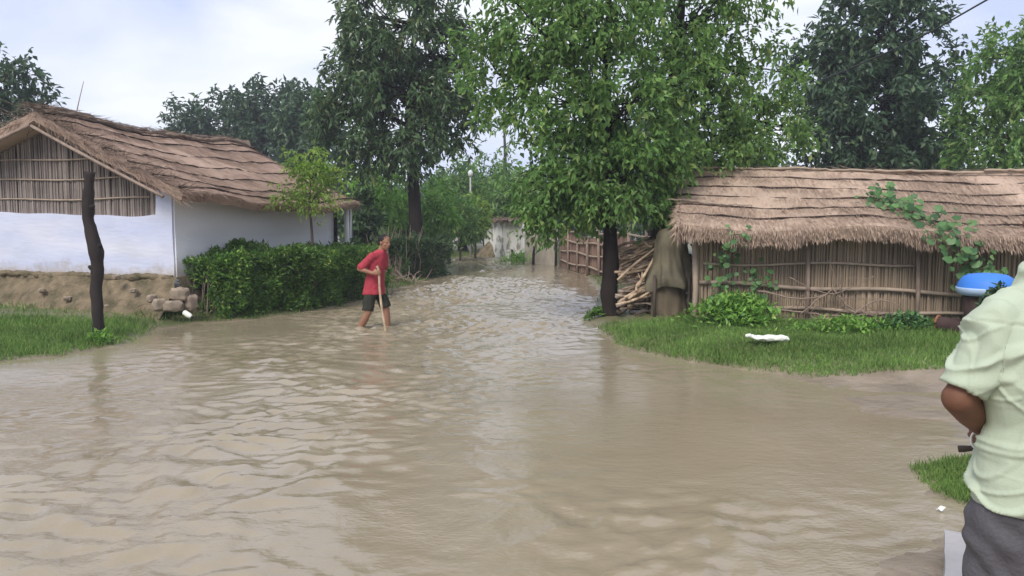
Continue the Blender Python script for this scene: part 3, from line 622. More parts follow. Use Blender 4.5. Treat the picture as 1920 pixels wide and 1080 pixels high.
# far trees on the left
for k, (px, ptop, Y, wpx, lab, lm, seed) in enumerate(((395, 172, 44, 68, 'dark round tree farthest left in the row beyond the white hut', L_far, 31), (500, 148, 42, 60, 'taller dark tree in the row beyond the white hut, beside the mango', L_far, 32), (585, 165, 38, 62, 'dark tree tucked between the hut roof and the mango trunk', L_dark, 33))):
    b0 = seat(W(px, 430, Y)[:2]); x_ = b0[0]; zt = W(px, ptop, Y)[2]
    tree('broad_tree', lab, b0, [(x_, Y, b0[2] - .1, .3), (x_, Y, zt * .4, .22), (x_, Y, zt * .9, .05)],
         [B(px, ptop + 48, Y, wpx * .8, 46, 1.6, 34), B(px - wpx * .55, ptop + 75, Y, wpx * .5, 40, 1.3, 22), B(px + wpx * .55, ptop + 72, Y, wpx * .5, 42, 1.3, 22), B(px, ptop + 118, Y - .5, wpx * 1.05, 50, 1.8, 44), B(px, ptop + 190, Y, wpx, 45, 1.5, 24)],
         lm, M_bark, seed, (.32, .17), 36, .85, .3, limb_r=.12)
b0 = seat(W(25, 440, 26)[:2]); x_ = b0[0]
tree('broad_tree', 'loose leaved tree behind the gable of the white hut', b0, [(x_, 26, b0[2] - .1, .25), (x_, 26, 3, .17), (x_, 26, 6.4, .04)],
     [B(30, 160, 26, 62, 45, 1.2, 26), B(-40, 150, 26, 70, 60, 1.4, 30), B(60, 200, 26, 30, 28, .7, 12), B(10, 220, 25.5, 70, 30, 1.1, 24), B(-60, 240, 26, 80, 60, 1.3, 26)],
     L_far, M_bark, 34, (.24, .13), 28, .6, .35, limb_r=.08)
# trees closing the lane
for px, ptop, Y, wpx, lab, lm, seed in ((925, 325, 46, 70, 'dark bushy tree closing the end of the lane', L_dark, 41), (1020, 325, 52, 70, 'pale low distant tree at the lane end', L_far, 42), (868, 320, 40, 55, 'bright tree right of the mango trunk', L_bright, 43), (1090, 240, 50, 95, 'dark distant tree behind the bamboo fence', L_dark, 44), (965, 330, 38, 40, 'light green tree left of the near tree, over the ruined walls', L_bright2, 45), (1215, 200, 34, 110, 'dense dark tree behind the two leafy trees', L_dark, 46), (690, 300, 50, 90, 'dark tree far behind the bright shrubs left of the mango', L_dark, 47), (1380, 240, 36, 110, 'shadowy tree behind the straw hut left of the tallest one', L_dark, 48), (1790, 290, 34, 90, 'dark low tree behind the straw hut right of the tallest one', L_dark, 49)):
    b0 = seat(W(px, 430, Y)[:2]); x_ = b0[0]; zt = W(px, ptop, Y)[2]; hh = (430 - ptop)
    tree('broad_tree', lab, b0, [(x_, Y, b0[2] - .1, .25), (x_, Y, zt * .4, .18), (x_, Y, zt * .9, .04)],
         [B(px, ptop + hh * .28, Y, wpx * .75, hh * .28, 1.6, 30), B(px - wpx * .5, ptop + hh * .5, Y, wpx * .5, hh * .28, 1.4, 22), B(px + wpx * .5, ptop + hh * .5, Y, wpx * .5, hh * .28, 1.4, 22), B(px, ptop + hh * .78, Y, wpx * .9, hh * .26, 1.5, 34)],
         lm, M_bark, seed, (.30, .16), 34, .8, .35, limb_r=.1)
b0 = seat(W(945, 440, 44)[:2]); x_ = b0[0]
tree('young_tree', 'thin airy tree with sky showing through between the mango and the near tree', b0, [(x_, 44, b0[2] - .1, .14), (x_ + .1, 44, 3.5, .10), (x_, 44, 7.2, .05), (x_, 44, 10, .015)],
     [B(915, 180, 44, 45, 60, .8, 5), B(960, 230, 44, 45, 50, .8, 5), B(925, 310, 44, 50, 25, .8, 14), B(970, 335, 43.5, 50, 25, .8, 20), B(950, 120, 44, 40, 40, .7, 4), B(900, 345, 44, 40, 30, .7, 18)],
     L_bright2, M_barkg, 50, (.34, .13), 26, .8, .5, limb_r=.05)
rng = np.random.default_rng(404); k = 42000; xx = rng.uniform(-75, 75, k); top = 4.6 + 1.5 * fbm(np.stack([xx, xx * 0], -1), .16, 3, 5) + .5 * fbm(np.stack([xx, xx * 0], -1), .7, 2, 9)
P = np.column_stack([xx, 72 + rng.normal(0, 2.2, k), rng.random(k) ** .8 * top]); mb = MB(); leaves(mb, P, unit(k, rng), unit(k, rng) + [0, 0, .6], rng.uniform(.4, .9, k), rng.uniform(.2, .45, k), .2, .1)
tag(mb.build('distant_woods', L_far), 'far dark belt of trees closing the view beyond the village', 'woods', kind='stuff')
# shrubs at the lane end
shr = ((700, 360, 27, 42, 50, 'bright shrub just right of the white hut', L_shrub), (735, 350, 29, 40, 55, 'bright green shrub left of the mango trunk', L_shrub), (818, 385, 28, 38, 48, 'broad leaved shrub right of the mango trunk', L_shrub), (862, 400, 32, 36, 40, 'shrub at the bend of the lane beneath the pale pole', L_bright), (890, 405, 34, 22, 32, 'yellow green bush at the bend of the lane', L_lime), (680, 400, 24, 26, 40, 'low dark bush beside the hut porch', L_hedge2), (760, 410, 30, 40, 32, 'low bush behind the far hedge', L_shrub), (925, 395, 42, 30, 34, 'dim bush behind the peeling wall', L_dark))
for k, (px, py, Y, wpx, hpx, lab, lm) in enumerate(shr):
    b0 = seat(W(px, 440, Y)[:2]); x_ = b0[0]; zc = W(px, py, Y)[2]
    tree('shrub', lab, b0, [(x_, Y, b0[2] - .05, .05), (x_ + .05, Y, zc * .6, .035), (x_, Y, zc * 1.1, .015)],
         [B(px, py, Y, wpx, hpx, .7, 40), B(px - wpx * .4, py + hpx * .5, Y, wpx * .6, hpx * .5, .6, 20), B(px + wpx * .4, py + hpx * .6, Y, wpx * .6, hpx * .5, .6, 20)],
         lm, M_barkg, 60 + k, (.19, .10), 22, .4, .4, cat='shrub', group='shrubs at the lane end', limb_r=.025)
# sapling in front of the white hut
b0 = seat(W(586, 470, 14.6)[:2]); x_ = b0[0]
tree('sapling', 'yellow green feathery sapling between the hedge and the hut eave', b0, [(x_ + .02, 14.6, b0[2] - .05, .035), (x_, 14.6, 1.2, .026), (x_ - .03, 14.6, 2.0, .02), (x_, 14.6, 2.9, .008)],
     [B(588, 325, 14.6, 42, 30, .35, 20), B(550, 360, 14.5, 34, 26, .35, 14), B(622, 340, 14.6, 26, 26, .3, 11), B(580, 290, 14.6, 24, 18, .25, 9), B(590, 375, 14.5, 40, 18, .3, 9)],
     L_lime, M_barkg, 71, (.09, .036), 36, .30, .35, cat='sapling', group=None, limb_r=.016)

# ------------------------------------------------------------------ hedges
def hedge(label, pts, w_, h0, h1, n, lm, seed, ln=.07):
    rng = np.random.default_rng(seed); P = np.array(pts, float); root = thing('hedge', seat(P[0]), label, 'hedge', 'clipped hedges along the lane')
    cp = curve(np.column_stack([P, np.zeros(len(P))]), 60); T, N, _ = frames(cp); N[:, 2] = 0
    i = rng.integers(0, 60, n); a = rng.uniform(-1, 1, n); zf = rng.random(n) ** .8
    shell = rng.random(n)
    top = shell < .3; zf = np.where(top, rng.uniform(.9, 1.0, n), zf); a = np.where(top, a, np.sign(a) * rng.uniform(.72, 1.0, n))
    inner = rng.random(n) < .18; a = np.where(inner, rng.uniform(-.7, .7, n), a)
    prof = .82 + .22 * np.sin(np.clip(zf, 0, 1) * math.pi * .8); f = i / 59.0
    hh = h0 + (h1 - h0) * f; C = cp[i] + N[i] * (a * w_ * prof)[:, None] + T[i] * rng.uniform(-.06, .06, n)[:, None]
    lump = fbm(np.column_stack([C[:, :2], zf * hh]), 2.6, 3, seed); C = C + N[i] * (lump * .28 * np.sign(a))[:, None]
    gzv = height(C[:, :2]); C[:, 2] = gzv + zf * hh * (1 + .2 * lump) + rng.normal(0, .015, n)
    keep = rng.random(n) < np.clip(1.05 + .5 * lump + (zf - .4) * .3, .35, 1); 
    D = N[i] * np.sign(a)[:, None] * .7 + unit(n, rng) * .8 + np.array([0, 0, .35]); Nn = unit(n, rng); Nn[:, 2] += .5
    mb = MB(); leaves(mb, C[keep], D[keep], Nn[keep], ln * rng.uniform(.6, 1.4, n)[keep], ln * .5 * rng.uniform(.7, 1.2, n)[keep], .2, .1)
    sm = MB()
    for k in range(int(len(P) * 22)):
        j = rng.integers(0, 60); b = cp[j] + N[j] * rng.uniform(-.6, .6) * w_; b[2] = gz(b[0], b[1]) - .03; hgt = (h0 + (h1 - h0) * j / 59) * rng.uniform(.5, .92)
        q = b + [rng.normal(0, .1), rng.normal(0, .1), hgt]; tube(sm, curve([b, (b + q) / 2 + rng.normal(0, .05, 3), q], 6), np.linspace(.011, .004, 6), 4, False)
    mb.build('foliage', lm, root, smooth=False); sm.build('stems', M_twig, root)
hedge('long clipped hedge in front of the white hut side wall', [(-5.0, 12.95), (-4.45, 13.9), (-3.85, 15.0), (-3.35, 16.6), (-3.2, 17.6)], .42, .93, 1.02, 40000, L_hedge, 81, .085)
hedge('short dark hedge at the lane bend behind the man in red', [(-3.35, 21.6), (-2.85, 22.3), (-2.45, 23.4), (-2.5, 25)], .42, 1.0, 1.05, 15000, L_hedge2, 82, .09)

# ------------------------------------------------------------------ people
def loft(mb, rings, n=24):
    """closed body of elliptical rings: (centre, half width vector, half depth vector)"""
    a = np.linspace(0, 2 * math.pi, n, endpoint=False)
    V = np.array([[np.array(c) + np.cos(t) * np.array(x) + np.sin(t) * np.array(y) for t in a] for c, x, y in rings])
    m = len(rings); i = np.arange(m - 1)[:, None] * n; j = np.arange(n)[None]; k = (j + 1) % n
    Q = np.stack([i + j, i + k, i + n + k, i + n + j], -1).reshape(-1, 4)
    VV = np.vstack([V.reshape(-1, 3), rings[0][0], rings[-1][0]]); c0, c1 = m * n, m * n + 1; jj = np.arange(n); kk = (jj + 1) % n
    mb.add(VV, Q, np.vstack([np.stack([np.full(n, c0), kk, jj], -1), np.stack([np.full(n, c1), (m - 1) * n + jj, (m - 1) * n + kk], -1)]))
def fuse(mb, name, material, parent, voxel, smooth_it=4, deform=None):
    """one continuous surface out of overlapping closed pieces"""
    org = ORG[parent.name]; me = mb.mesh(name, org); o = bpy.data.objects.new(name, me); COL.objects.link(o)
    r = o.modifiers.new('r', 'REMESH'); r.mode = 'VOXEL'; r.voxel_size = voxel
    s = o.modifiers.new('s', 'SMOOTH'); s.factor = .5; s.iterations = smooth_it
    dg = bpy.context.evaluated_depsgraph_get(); ev = o.evaluated_get(dg); nm = bpy.data.meshes.new_from_object(ev)
    o.modifiers.clear(); o.data = nm; bpy.data.meshes.remove(me); nm.name = name
    if deform:
        k = len(nm.vertices); co = np.zeros(k * 3, np.float32); nm.vertices.foreach_get('co', co); no = np.zeros(k * 3, np.float32); nm.vertices.foreach_get('normal', no)
        nm.vertices.foreach_set('co', deform(co.reshape(-1, 3).astype(float) + org, no.reshape(-1, 3).astype(float)).astype(np.float32).ravel() - np.tile(org, k).astype(np.float32)); nm.update()
    nm.materials.clear(); nm.materials.append(material); nm.polygons.foreach_set('use_smooth', np.full(len(nm.polygons), True))
    o.parent = parent; ORG[o.name] = org; return o
def hand(mb, wrist, d, pn, side, curl, s=1.0):
    """palm, four unequal bent fingers and a thumb; d: towards the fingers, pn: palm normal (fingers curl that way), side: towards the thumb"""
    d, pn, side = [np.array(q, float) / np.linalg.norm(q) for q in (d, pn, side)]
    wrist = np.array(wrist, float)
    loft(mb, [(wrist - d * .01, side * .026 * s, pn * .019 * s), (wrist + d * .03 * s, side * .036 * s, pn * .017 * s), (wrist + d * .07 * s, side * .041 * s, pn * .015 * s), (wrist + d * .092 * s, side * .038 * s, pn * .012 * s)], 14)
    for k, (off, ln) in enumerate(((.030, .072), (.010, .080), (-.011, .074), (-.030, .058))):
        p = wrist + d * .086 * s + side * off * s; ang = 0; pts = [p - d * .01]; 
        pts.append(p)
        for seg, cu in ((.45, .7), (.32, 1.0), (.23, .9)):
            ang += curl * cu; p = p + (d * math.cos(ang) + pn * math.sin(ang)) * ln * seg * s; pts.append(p)
        tube(mb, pts, np.array([.0095, .0095, .0088, .008, .0068]) * s, 8, True, dome=True)
    p = wrist + d * .025 * s + side * .03 * s; q1 = p + (side * .8 + d * .6 + pn * .25) * .032 * s; q2 = q1 + (d * .8 + side * .15 + pn * .75 * curl) * .03 * s; q3 = q2 + (d * .7 - side * .15 + pn * 1.0 * curl) * .024 * s
    tube(mb, [p - side * .012, p, q1, q2, q3], np.array([.013, .0135, .0115, .0105, .0085]) * s, 8, True, dome=True)
def head(mb, c, fwd, up, s=1.0):
    f = np.array(fwd, float); f /= np.linalg.norm(f); u = np.array(up, float); u -= f * u.dot(f); u /= np.linalg.norm(u); r = np.cross(f, u); c = np.array(c, float)
    def e(o, rr):
        P = c + f * o[0] * s + r * o[1] * s + u * o[2] * s
        loft(mb, [(P + u * rr[2] * s * math.sin(q), r * rr[1] * s * math.cos(q), f * rr[0] * s * math.cos(q)) for q in np.linspace(-1.5, 1.5, 11)], 16)
    e((-.008, 0, .03), (.094, .074, .088)); e((.018, 0, -.04), (.066, .058, .075)); e((.035, 0, -.085), (.038, .038, .028))
    e((.092, 0, -.018), (.020, .012, .024)); e((.080, 0, .012), (.012, .045, .010)); e((.080, 0, -.055), (.010, .024, .007)); e((.078, 0, -.068), (.010, .021, .007))
    for k in (-1, 1): e((-.005, k * .076, -.015), (.018, .009, .032)); e((.058, k * .042, -.028), (.018, .02, .016))
    return f, r, u, c

# ---- the man wading in red
BX, BY = -2.02, 12.0
def Pr(x, y, z): return np.array([BX + x, BY + y, z])
fw = np.array([.93, -.36, 0]); fw /= np.linalg.norm(fw); lf = np.array([-fw[1], fw[0], 0]); lf = np.array([.36, .93, 0]); lf /= np.linalg.norm(lf)
man = thing('person', Pr(0, 0, gz(BX, BY)), 'man in a red shirt and dark shorts wading with a stick', 'person', 'people')
mb = MB()
hf = np.array([.80, -.6, -.08]); HC = Pr(.115, -.02, 1.285)
head(mb, HC, hf, (.1, -.03, 1), 1.0)
tube(mb, [Pr(.035, .0, 1.10), Pr(.06, 0, 1.17), Pr(.10, -.01, 1.24)], [.06, .052, .052], 12, dome=True)
loft(mb, [(Pr(-.05, 0, .52), lf * .15, fw * .11), (Pr(-.03, 0, .75), lf * .14, fw * .10), (Pr(.0, 0, .98), lf * .165, fw * .11), (Pr(.03, 0, 1.10), lf * .13, fw * .085)])
shR, elR, wrR = Pr(-.045, -.155, 1.085), Pr(-.235, -.19, .90), Pr(-.035, -.24, .84)
tube(mb, [shR, (shR + elR) / 2, elR], [.05, .045, .037], 12, dome=True); tube(mb, [elR, elR * .55 + wrR * .45, wrR], [.036, .035, .026], 12, dome=True)
hand(mb, wrR, (.9, -.1, .12), (.3, .9, -.2), (-.05, .1, 1), .95, .95)
shL, elL, wrL = Pr(.075, .155, 1.085), Pr(.06, .21, .86), Pr(.05, .16, .64)
tube(mb, [shL, elL], [.048, .037], 12, dome=True); tube(mb, [elL, wrL], [.036, .026], 12, dome=True); hand(mb, wrL, (0, -.1, -1), (-.3, .5, 0), (.8, -.5, 0), .5, .95)
def leg(mb, hip, knee, ank, toe, r=(.085, .07, .053, .055, .036)):
    tube(mb, [hip, (hip + knee) / 2, knee], r[:3], 14, dome=True); c = knee * .65 + ank * .35
    tube(mb, [knee, c, ank], [r[2], r[3], r[4]], 14, dome=True)
    d = toe - ank; d[2] = 0; d /= np.linalg.norm(d); s2 = np.array([-d[1], d[0], 0]); z = np.array([0, 0, 1])
    loft(mb, [(ank - d * .055 - z * .03, s2 * .03, z * .03), (ank - z * .035, s2 * .036, z * .045), (ank + d * .08 - z * .05, s2 * .042, z * .03), (ank + d * .16 - z * .06, s2 * .045, z * .018), (ank + d * .19 - z * .062, s2 * .03, z * .012)], 14)
hR, kR, aRk = Pr(-.11, -.07, .56), Pr(-.13, -.12, .24), Pr(-.33, -.04, -.12); leg(mb, hR, kR, aRk, aRk + [.14, -.08, -.02])
hL_, kL, aLk = Pr(.02, .09, .56), Pr(.115, .05, .26), Pr(.135, .06, -.20); leg(mb, hL_, kL, aLk, aLk + [.15, -.09, 0])
fuse(mb, 'body', M_skin2, man, .0075, 3)
mb = MB()                                           # hair
f_, r_, u_, c_ = hf / np.linalg.norm(hf), None, np.array([.1, -.03, 1.0]), HC
u_ = u_ - f_ * u_.dot(f_); u_ /= np.linalg.norm(u_); r_ = np.cross(f_, u_)
P = c_ - f_ * .02 + u_ * .045; loft(mb, [(P + u_ * .082 * math.sin(q), r_ * .080 * math.cos(q), f_ * .092 * math.cos(q)) for q in np.linspace(-.55, 1.5, 12)], 20)
P = c_ - f_ * .05 - u_ * .0; loft(mb, [(P + u_ * .07 * math.sin(q), r_ * .068 * math.cos(q), f_ * .052 * math.cos(q)) for q in np.linspace(-1.3, 1.4, 9)], 16)
fuse(mb, 'hair', M_hair, man, .007, 2, lambda V, N: V + N * (.006 * fbm(V, 60, 2, 3))[:, None])
mb = MB()
loft(mb, [(Pr(-.065, 0, .51), lf * .185, fw * .165), (Pr(-.055, 0, .60), lf * .175, fw * .15), (Pr(-.04, 0, .78), lf * .16, fw * .125), (Pr(-.005, 0, .96), lf * .175, fw * .13), (Pr(.022, 0, 1.08), lf * .175, fw * .105), (Pr(.04, 0, 1.145), lf * .12, fw * .085), (Pr(.055, 0, 1.175), lf * .07, fw * .068)])
tube(mb, [shR + [.03, .03, .0], shR, shR * .45 + elR * .55, shR * .15 + elR * .85], [.066, .062, .056, .060], 14, dome=True); tube(mb, [shL - [.03, .03, 0], shL, shL * .3 + elL * .7], [.07, .072, .07], 14, dome=True)
def foldr(V, N):
    k = .008 * fbm(V * [1, 1, .5], 9, 3, 5) + .005 * fbm(V, 24, 2, 9); return V + N * k[:, None]
fuse(mb, 'shirt', M_red, man, .009, 3, foldr)
mb = MB(); tube(mb, [Pr(-.08, -.075, .58), (hR + kR) / 2, kR + [-.005, 0, .03]], [.095, .092, .084], 16, dome=False); tube(mb, [Pr(-.03, .08, .58), (hL_ + kL) / 2, kL + [0, 0, .04]], [.095, .092, .084], 16)
fuse(mb, 'shorts', M_short, man, .009, 2, foldr)
# his stick
st = thing('walking_stick', Pr(.145, -.26, gz(BX + .145, BY - .26)), 'pale wooden stick held by the man in red', 'stick')
mb = MB(); g0 = wrR + np.array([.088, .025, .01]); tube(mb, curve([g0 + [-.025, .0, .095], g0, Pr(.08, -.24, .45), Pr(.15, -.26, -.02), Pr(.175, -.27, -.24)], 14), np.linspace(.020, .014, 14), 8, True, .1); mb.build('shaft', M_wood, st)

# ---- the man in the pale green shirt, seen from behind, cut by the frame
GX, GY = 1.47, 2.15; gzz = gz(GX, GY)
def Pg(x, y, z): return np.array([GX + x, GY + y, z + gzz])
fg = np.array([-.10, 1, 0]); fg /= np.linalg.norm(fg); rg = np.array([1, .10, 0]); rg /= np.linalg.norm(rg)
guy = thing('person', Pg(0, 0, 0), 'man in a pale green shirt and grey trousers seen from behind', 'person', 'people')
mb = MB()
head(mb, Pg(.04, .06, 1.60), (-.15, 1, -.05), (0, 0, 1), 1.03)
tube(mb, [Pg(0, 0, 1.36), Pg(.01, .015, 1.45), Pg(.02, .035, 1.54)], [.068, .058, .058], 14, dome=True)
loft(mb, [(Pg(0, 0, .80), rg * .155, fg * .11), (Pg(0, 0, 1.0), rg * .145, fg * .10), (Pg(0, 0, 1.22), rg * .17, fg * .11), (Pg(0, 0, 1.36), rg * .12, fg * .08)])
for sgn in (-1, 1):
    if sgn < 0: sh, el, wr = Pg(-.142, .0, 1.325), Pg(-.252, .0, 1.095), Pg(-.02, .20, .93)
    else: sh, el, wr = Pg(.175, .03, 1.34), Pg(.25, .05, 1.06), Pg(.06, .26, .97)
    tube(mb, [sh, (sh + el) / 2, el], [.046, .041, .040], 16, dome=True)
    tube(mb, [el, el * .7 + wr * .3, el * .3 + wr * .7, wr], [.044, .045, .035, .028], 16, dome=True)
    if sgn < 0: shA, elA, wrA = sh, el, wr; hand(mb, wr, (.05, .35, -.35), (.35, .35, .2), (-.6, .5, .3), .8, 1.0)
    else: shB, elB, wrB = sh, el, wr; hand(mb, wr, (-.8, .2, -.25), (-.1, -.6, -.4), (0, .5, .8), .8, 1.0)
for sgn in (-1, 1):
    hp, kn, ak = Pg(sgn * .095, 0, .86), Pg(sgn * .11, .03, .47), Pg(sgn * .115, 0, .085); leg(mb, hp, kn, ak, ak + np.array([sgn * .03, .15, 0]), (.085, .078, .056, .058, .04))
fuse(mb, 'body', M_skin, guy, .0062, 3)
mb = MB(); c_ = Pg(.04, .045, 1.645); loft(mb, [(c_ + np.array([0, 0, .088 * math.sin(q)]), rg * .082 * math.cos(q), fg * .094 * math.cos(q)) for q in np.linspace(-.6, 1.5, 12)], 20)
c_ = Pg(.035, -.0, 1.59); loft(mb, [(c_ + np.array([0, 0, .07 * math.sin(q)]), rg * .070 * math.cos(q), fg * .05 * math.cos(q)) for q in np.linspace(-1.3, 1.4, 9)], 16)
fuse(mb, 'hair', M_hair, guy, .006, 2, lambda V, N: V + N * (.005 * fbm(V, 70, 2, 3))[:, None])
mb = MB()
loft(mb, [(Pg(-.0, 0, .798), rg * .184, fg * .155), (Pg(-.0, 0, .805), rg * .189, fg * .16), (Pg(-.002, 0, .88), rg * .192, fg * .155), (Pg(.0, 0, .95), rg * .186, fg * .145), (Pg(.002, 0, 1.02), rg * .174, fg * .135), (Pg(.0, 0, 1.12), rg * .186, fg * .14), (Pg(.0, 0, 1.24), rg * .195, fg * .14), (Pg(.0, 0, 1.32), rg * .178, fg * .12), (Pg(.0, .0, 1.385), rg * .135, fg * .095), (Pg(.0, .01, 1.425), rg * .085, fg * .08), (Pg(.0, .015, 1.452), rg * .068, fg * .068)], 40)
tube(mb, [shA + [.07, 0, .02], shA + [.01, 0, .0], shA * .5 + elA * .5, shA * .22 + elA * .78, shA * .1 + elA * .90], [.078, .074, .066, .062, .060], 20)
tube(mb, [shB - [.07, 0, -.01], shB, shB * .5 + elB * .5, elB], [.085, .083, .08, .082], 20)
def foldg(V, N):
    q = V - Pg(0, 0, 0); x, y, z = q[:, 0], q[:, 1], q[:, 2]
    wv = .10 * fbm(V, 5, 2, 14)
    dgn = np.sin((x * 26 - z * 13 + wv * 60)) * np.clip(1 - np.abs(z - .92) * 3.2, 0, 1)                       # diagonal pulls above the hem
    ver = np.sin((x * 62 + z * 7 + wv * 55)) * np.clip(1 - np.abs(z - 1.16) * 4.5, 0, 1)
    wst = np.sin((z * 66 + x * 14 + wv * 70)) * np.clip(1 - np.abs(z - 1.0) * 8, 0, 1)
    slv = np.sin((z * 95 - x * 40 + wv * 60)) * np.clip(1 - np.abs(z - 1.17) * 9, 0, 1) * (x < -.17)
    rid = lambda a_, b_, sd_: 1.9 * np.clip(1 - 4.2 * np.abs(vn(np.stack([a_, b_, y * 3], -1), 1, sd_)), 0, 1) - .4
    c1, s1 = math.cos(.9), math.sin(.9)
    low = np.clip((1.06 - z) * 9, 0, 1)
    k = (.0105 * rid(x * 13 + wv * 9, z * 3.2, 3) + .003 * rid(x * 27 + wv * 20, z * 7, 4)) * (1 - low) + (.0115 * rid((x * c1 - z * s1) * 11 + wv * 8, (x * s1 + z * c1) * 2.6, 5) + .003 * rid((x * c1 - z * s1) * 24, (x * s1 + z * c1) * 6, 6)) * low
    k = k + .008 * rid(x * 3.5, z * 19 + wv * 12, 8) * np.clip(1 - np.abs(z - 1.0) * 9, 0, 1) + .010 * rid(x * 5 + z * 6, z * 22 - x * 14 + wv * 12, 9) * np.clip(1 - np.abs(z - 1.2) * 8, 0, 1) * (x < -.14)
    k = k + .003 * fbm(V * [1, 1, .5], 8, 3, 7) - .004 * np.exp(-((z - 1.30 - .03 * np.abs(x)) / .004) ** 2) * (y < 0)
    k = k * (1 - .6 * np.clip(1 - (z - .80) / .04, 0, 1)); hem = np.exp(-((z - .802) / .012) ** 2) * .003
    k = np.where(x < -.175, np.maximum(k, -.008), k)
    return V + N * (k + hem)[:, None]
shirt = fuse(mb, 'shirt', M_green, guy, .005, 4, foldg)
mb = MB()
loft(mb, [(Pg(0, 0, .72), rg * .160, fg * .13), (Pg(0, 0, .80), rg * .165, fg * .135), (Pg(0, 0, .95), rg * .165, fg * .125)])
for sgn in (-1, 1): tube(mb, [Pg(sgn * .078, 0, .80), Pg(sgn * .095, .015, .60), Pg(sgn * .11, .03, .45), Pg(sgn * .115, .0, .12)], [.115, .102, .088, .078], 20)
fuse(mb, 'trousers', M_trous, guy, .0075, 3, lambda V, N: V + N * (.010 * fbm(V * [1, 1, .8], 10, 3, 17) + .004 * np.sin(V[:, 2] * 55 + V[:, 0] * 50 + 4 * fbm(V, 6, 2, 4)))[:, None])
g1 = thing('short_stick', wrA + [-.02, .06, -.04], 'short dark stick in the hand of the man in green', 'stick')
e0 = W(1797, 842, 2.36); e1 = W(1870, 832, 2.30)
mb = MB(); tube(mb, curve([e0, (e0 + e1) / 2 + [0, 0, -.004], e1], 8), [.010, .011, .009, .008, .009, .009, .009, .008], 8, True, .15); mb.build('shaft', M_wood3, g1)
mb = MB(); c_ = W(1829, 826, 2.32); a = np.linspace(0, 2 * math.pi, 18); P = np.stack([c_[0] + .011 * np.cos(a), c_[1] + .012 * np.sin(a), c_[2] + .02 * np.sin(a + .4)], -1); tube(mb, P, .0035, 6, False); mb.build('cord_loop', M_sack, g1)

# ------------------------------------------------------------------ poles, wire, fence, walls
b0 = seat(W(183, 628, 10.6)[:2])
pp = [W(187, 640, 10.6), W(184, 600, 10.6), W(180, 545, 10.6), W(183, 500, 10.6), W(176, 455, 10.6), W(166, 410, 10.6), W(166, 365, 10.6), W(169, 322, 10.6)]
t_ = thing('wooden_pole', b0, 'crooked dark wooden pole standing on the left grass', 'pole')
mb = MB(); pts = curve(pp, 40); tube(mb, pts, np.interp(np.linspace(0, 1, 40), [0, .15, .45, .5, .62, .72, .9, 1], [.085, .075, .088, .098, .085, .072, .07, .062]), 14, True, .22, 4); mb.build('shaft', M_pole, t_)
for h in (.42, .55, .78):
    p = pts[int(h * 39)]; mb = MB(); tube(mb, [p, p + [.07 * (1 if h > .5 else -1), -.03, .03], p + [.10 * (1 if h > .5 else -1), -.04, .05]], [.05, .035, .018], 8, True, .2); mb.build('branch_stub', M_pole, t_)
b0 = seat(W(882, 440, 36)[:2]); t_ = thing('pale_pole', b0, 'thin pale pole rising from the bushes at the lane end', 'pole')
mb = MB(); tube(mb, [b0 - [0, 0, .1], W(882, 330, 36)], [.05, .035], 8); mb.build('shaft', M_conc, t_)
mb = MB(); c_ = W(882, 326, 36); loft(mb, [(c_ + np.array([0, 0, z]), (r, 0, 0), (0, r, 0)) for z, r in ((-.12, .05), (-.08, .10), (.05, .12), (.14, .07), (.17, .02))], 12); mb.build('cap', M_cloth, t_)
b0 = W(141, 222, 15.0); t_ = thing('thin_rod', b0, 'thin bare rod sticking up behind the white hut ridge', 'rod')
mb = MB(); tube(mb, curve([W(120, 315, 15), b0, W(148, 190, 15), W(157, 152, 15)], 12), np.linspace(.014, .005, 12), 6); mb.build('shaft', M_twig, t_)
mb = MB(); tube(mb, curve([W(2150, -170, 11), W(1850, 0, 15), W(1720, 72, 17.5), W(1585, 132, 20.5), W(1540, 150, 22.6)], 40), .017, 6, False)
tag(mb.build('overhead_wire', M_wire, origin=W(1850, 0, 15)), 'black overhead wire crossing the sky into the tall dark tree', 'wire')

# bamboo fence behind the near tree
FA, FB = seat((1.75, 27.8)), seat((3.25, 16.2)); rng = np.random.default_rng(5)
t_ = thing('bamboo_fence', FA, 'bamboo rail fence with brown matting behind the near tree', 'fence')
mb = MB(); d_ = FB - FA; nrm = np.array([-d_[1], d_[0], 0]); nrm /= np.linalg.norm(nrm); nrm *= np.sign(-nrm[0])
reeds(mb, FA * [1, 1, 0], FB * [1, 1, 0], lambda f: .02, lambda f: 1.18 + .1 * math.sin(f * 13), .09, .05, rng, nrm); mb.build('matting', mat('reddish_mat', (.27, .175, .13), .95, .35, 2.5, .4, 20, island=.25), t_)
for z in (.25, .62, .95, 1.28):
    mb = MB(); f = np.linspace(0, 1, 24); P = FA * [1, 1, 0] + f[:, None] * d_ * [1, 1, 0] + nrm * .07 + np.stack([f * 0, f * 0, z + .03 * np.sin(f * 17 + z * 7)], -1); tube(mb, P, .028, 6); mb.build('rail', M_bamboo, t_)
for k in range(9):
    f = k / 8; b = FA + d_ * f + nrm * .09; mb = MB(); h = rng.uniform(1.25, 1.65); tube(mb, [b - [0, 0, .2], b + [rng.normal(0, .04), rng.normal(0, .04), h]], [.05, .035], 8, True, .15, k); mb.build('post', M_twig, t_)
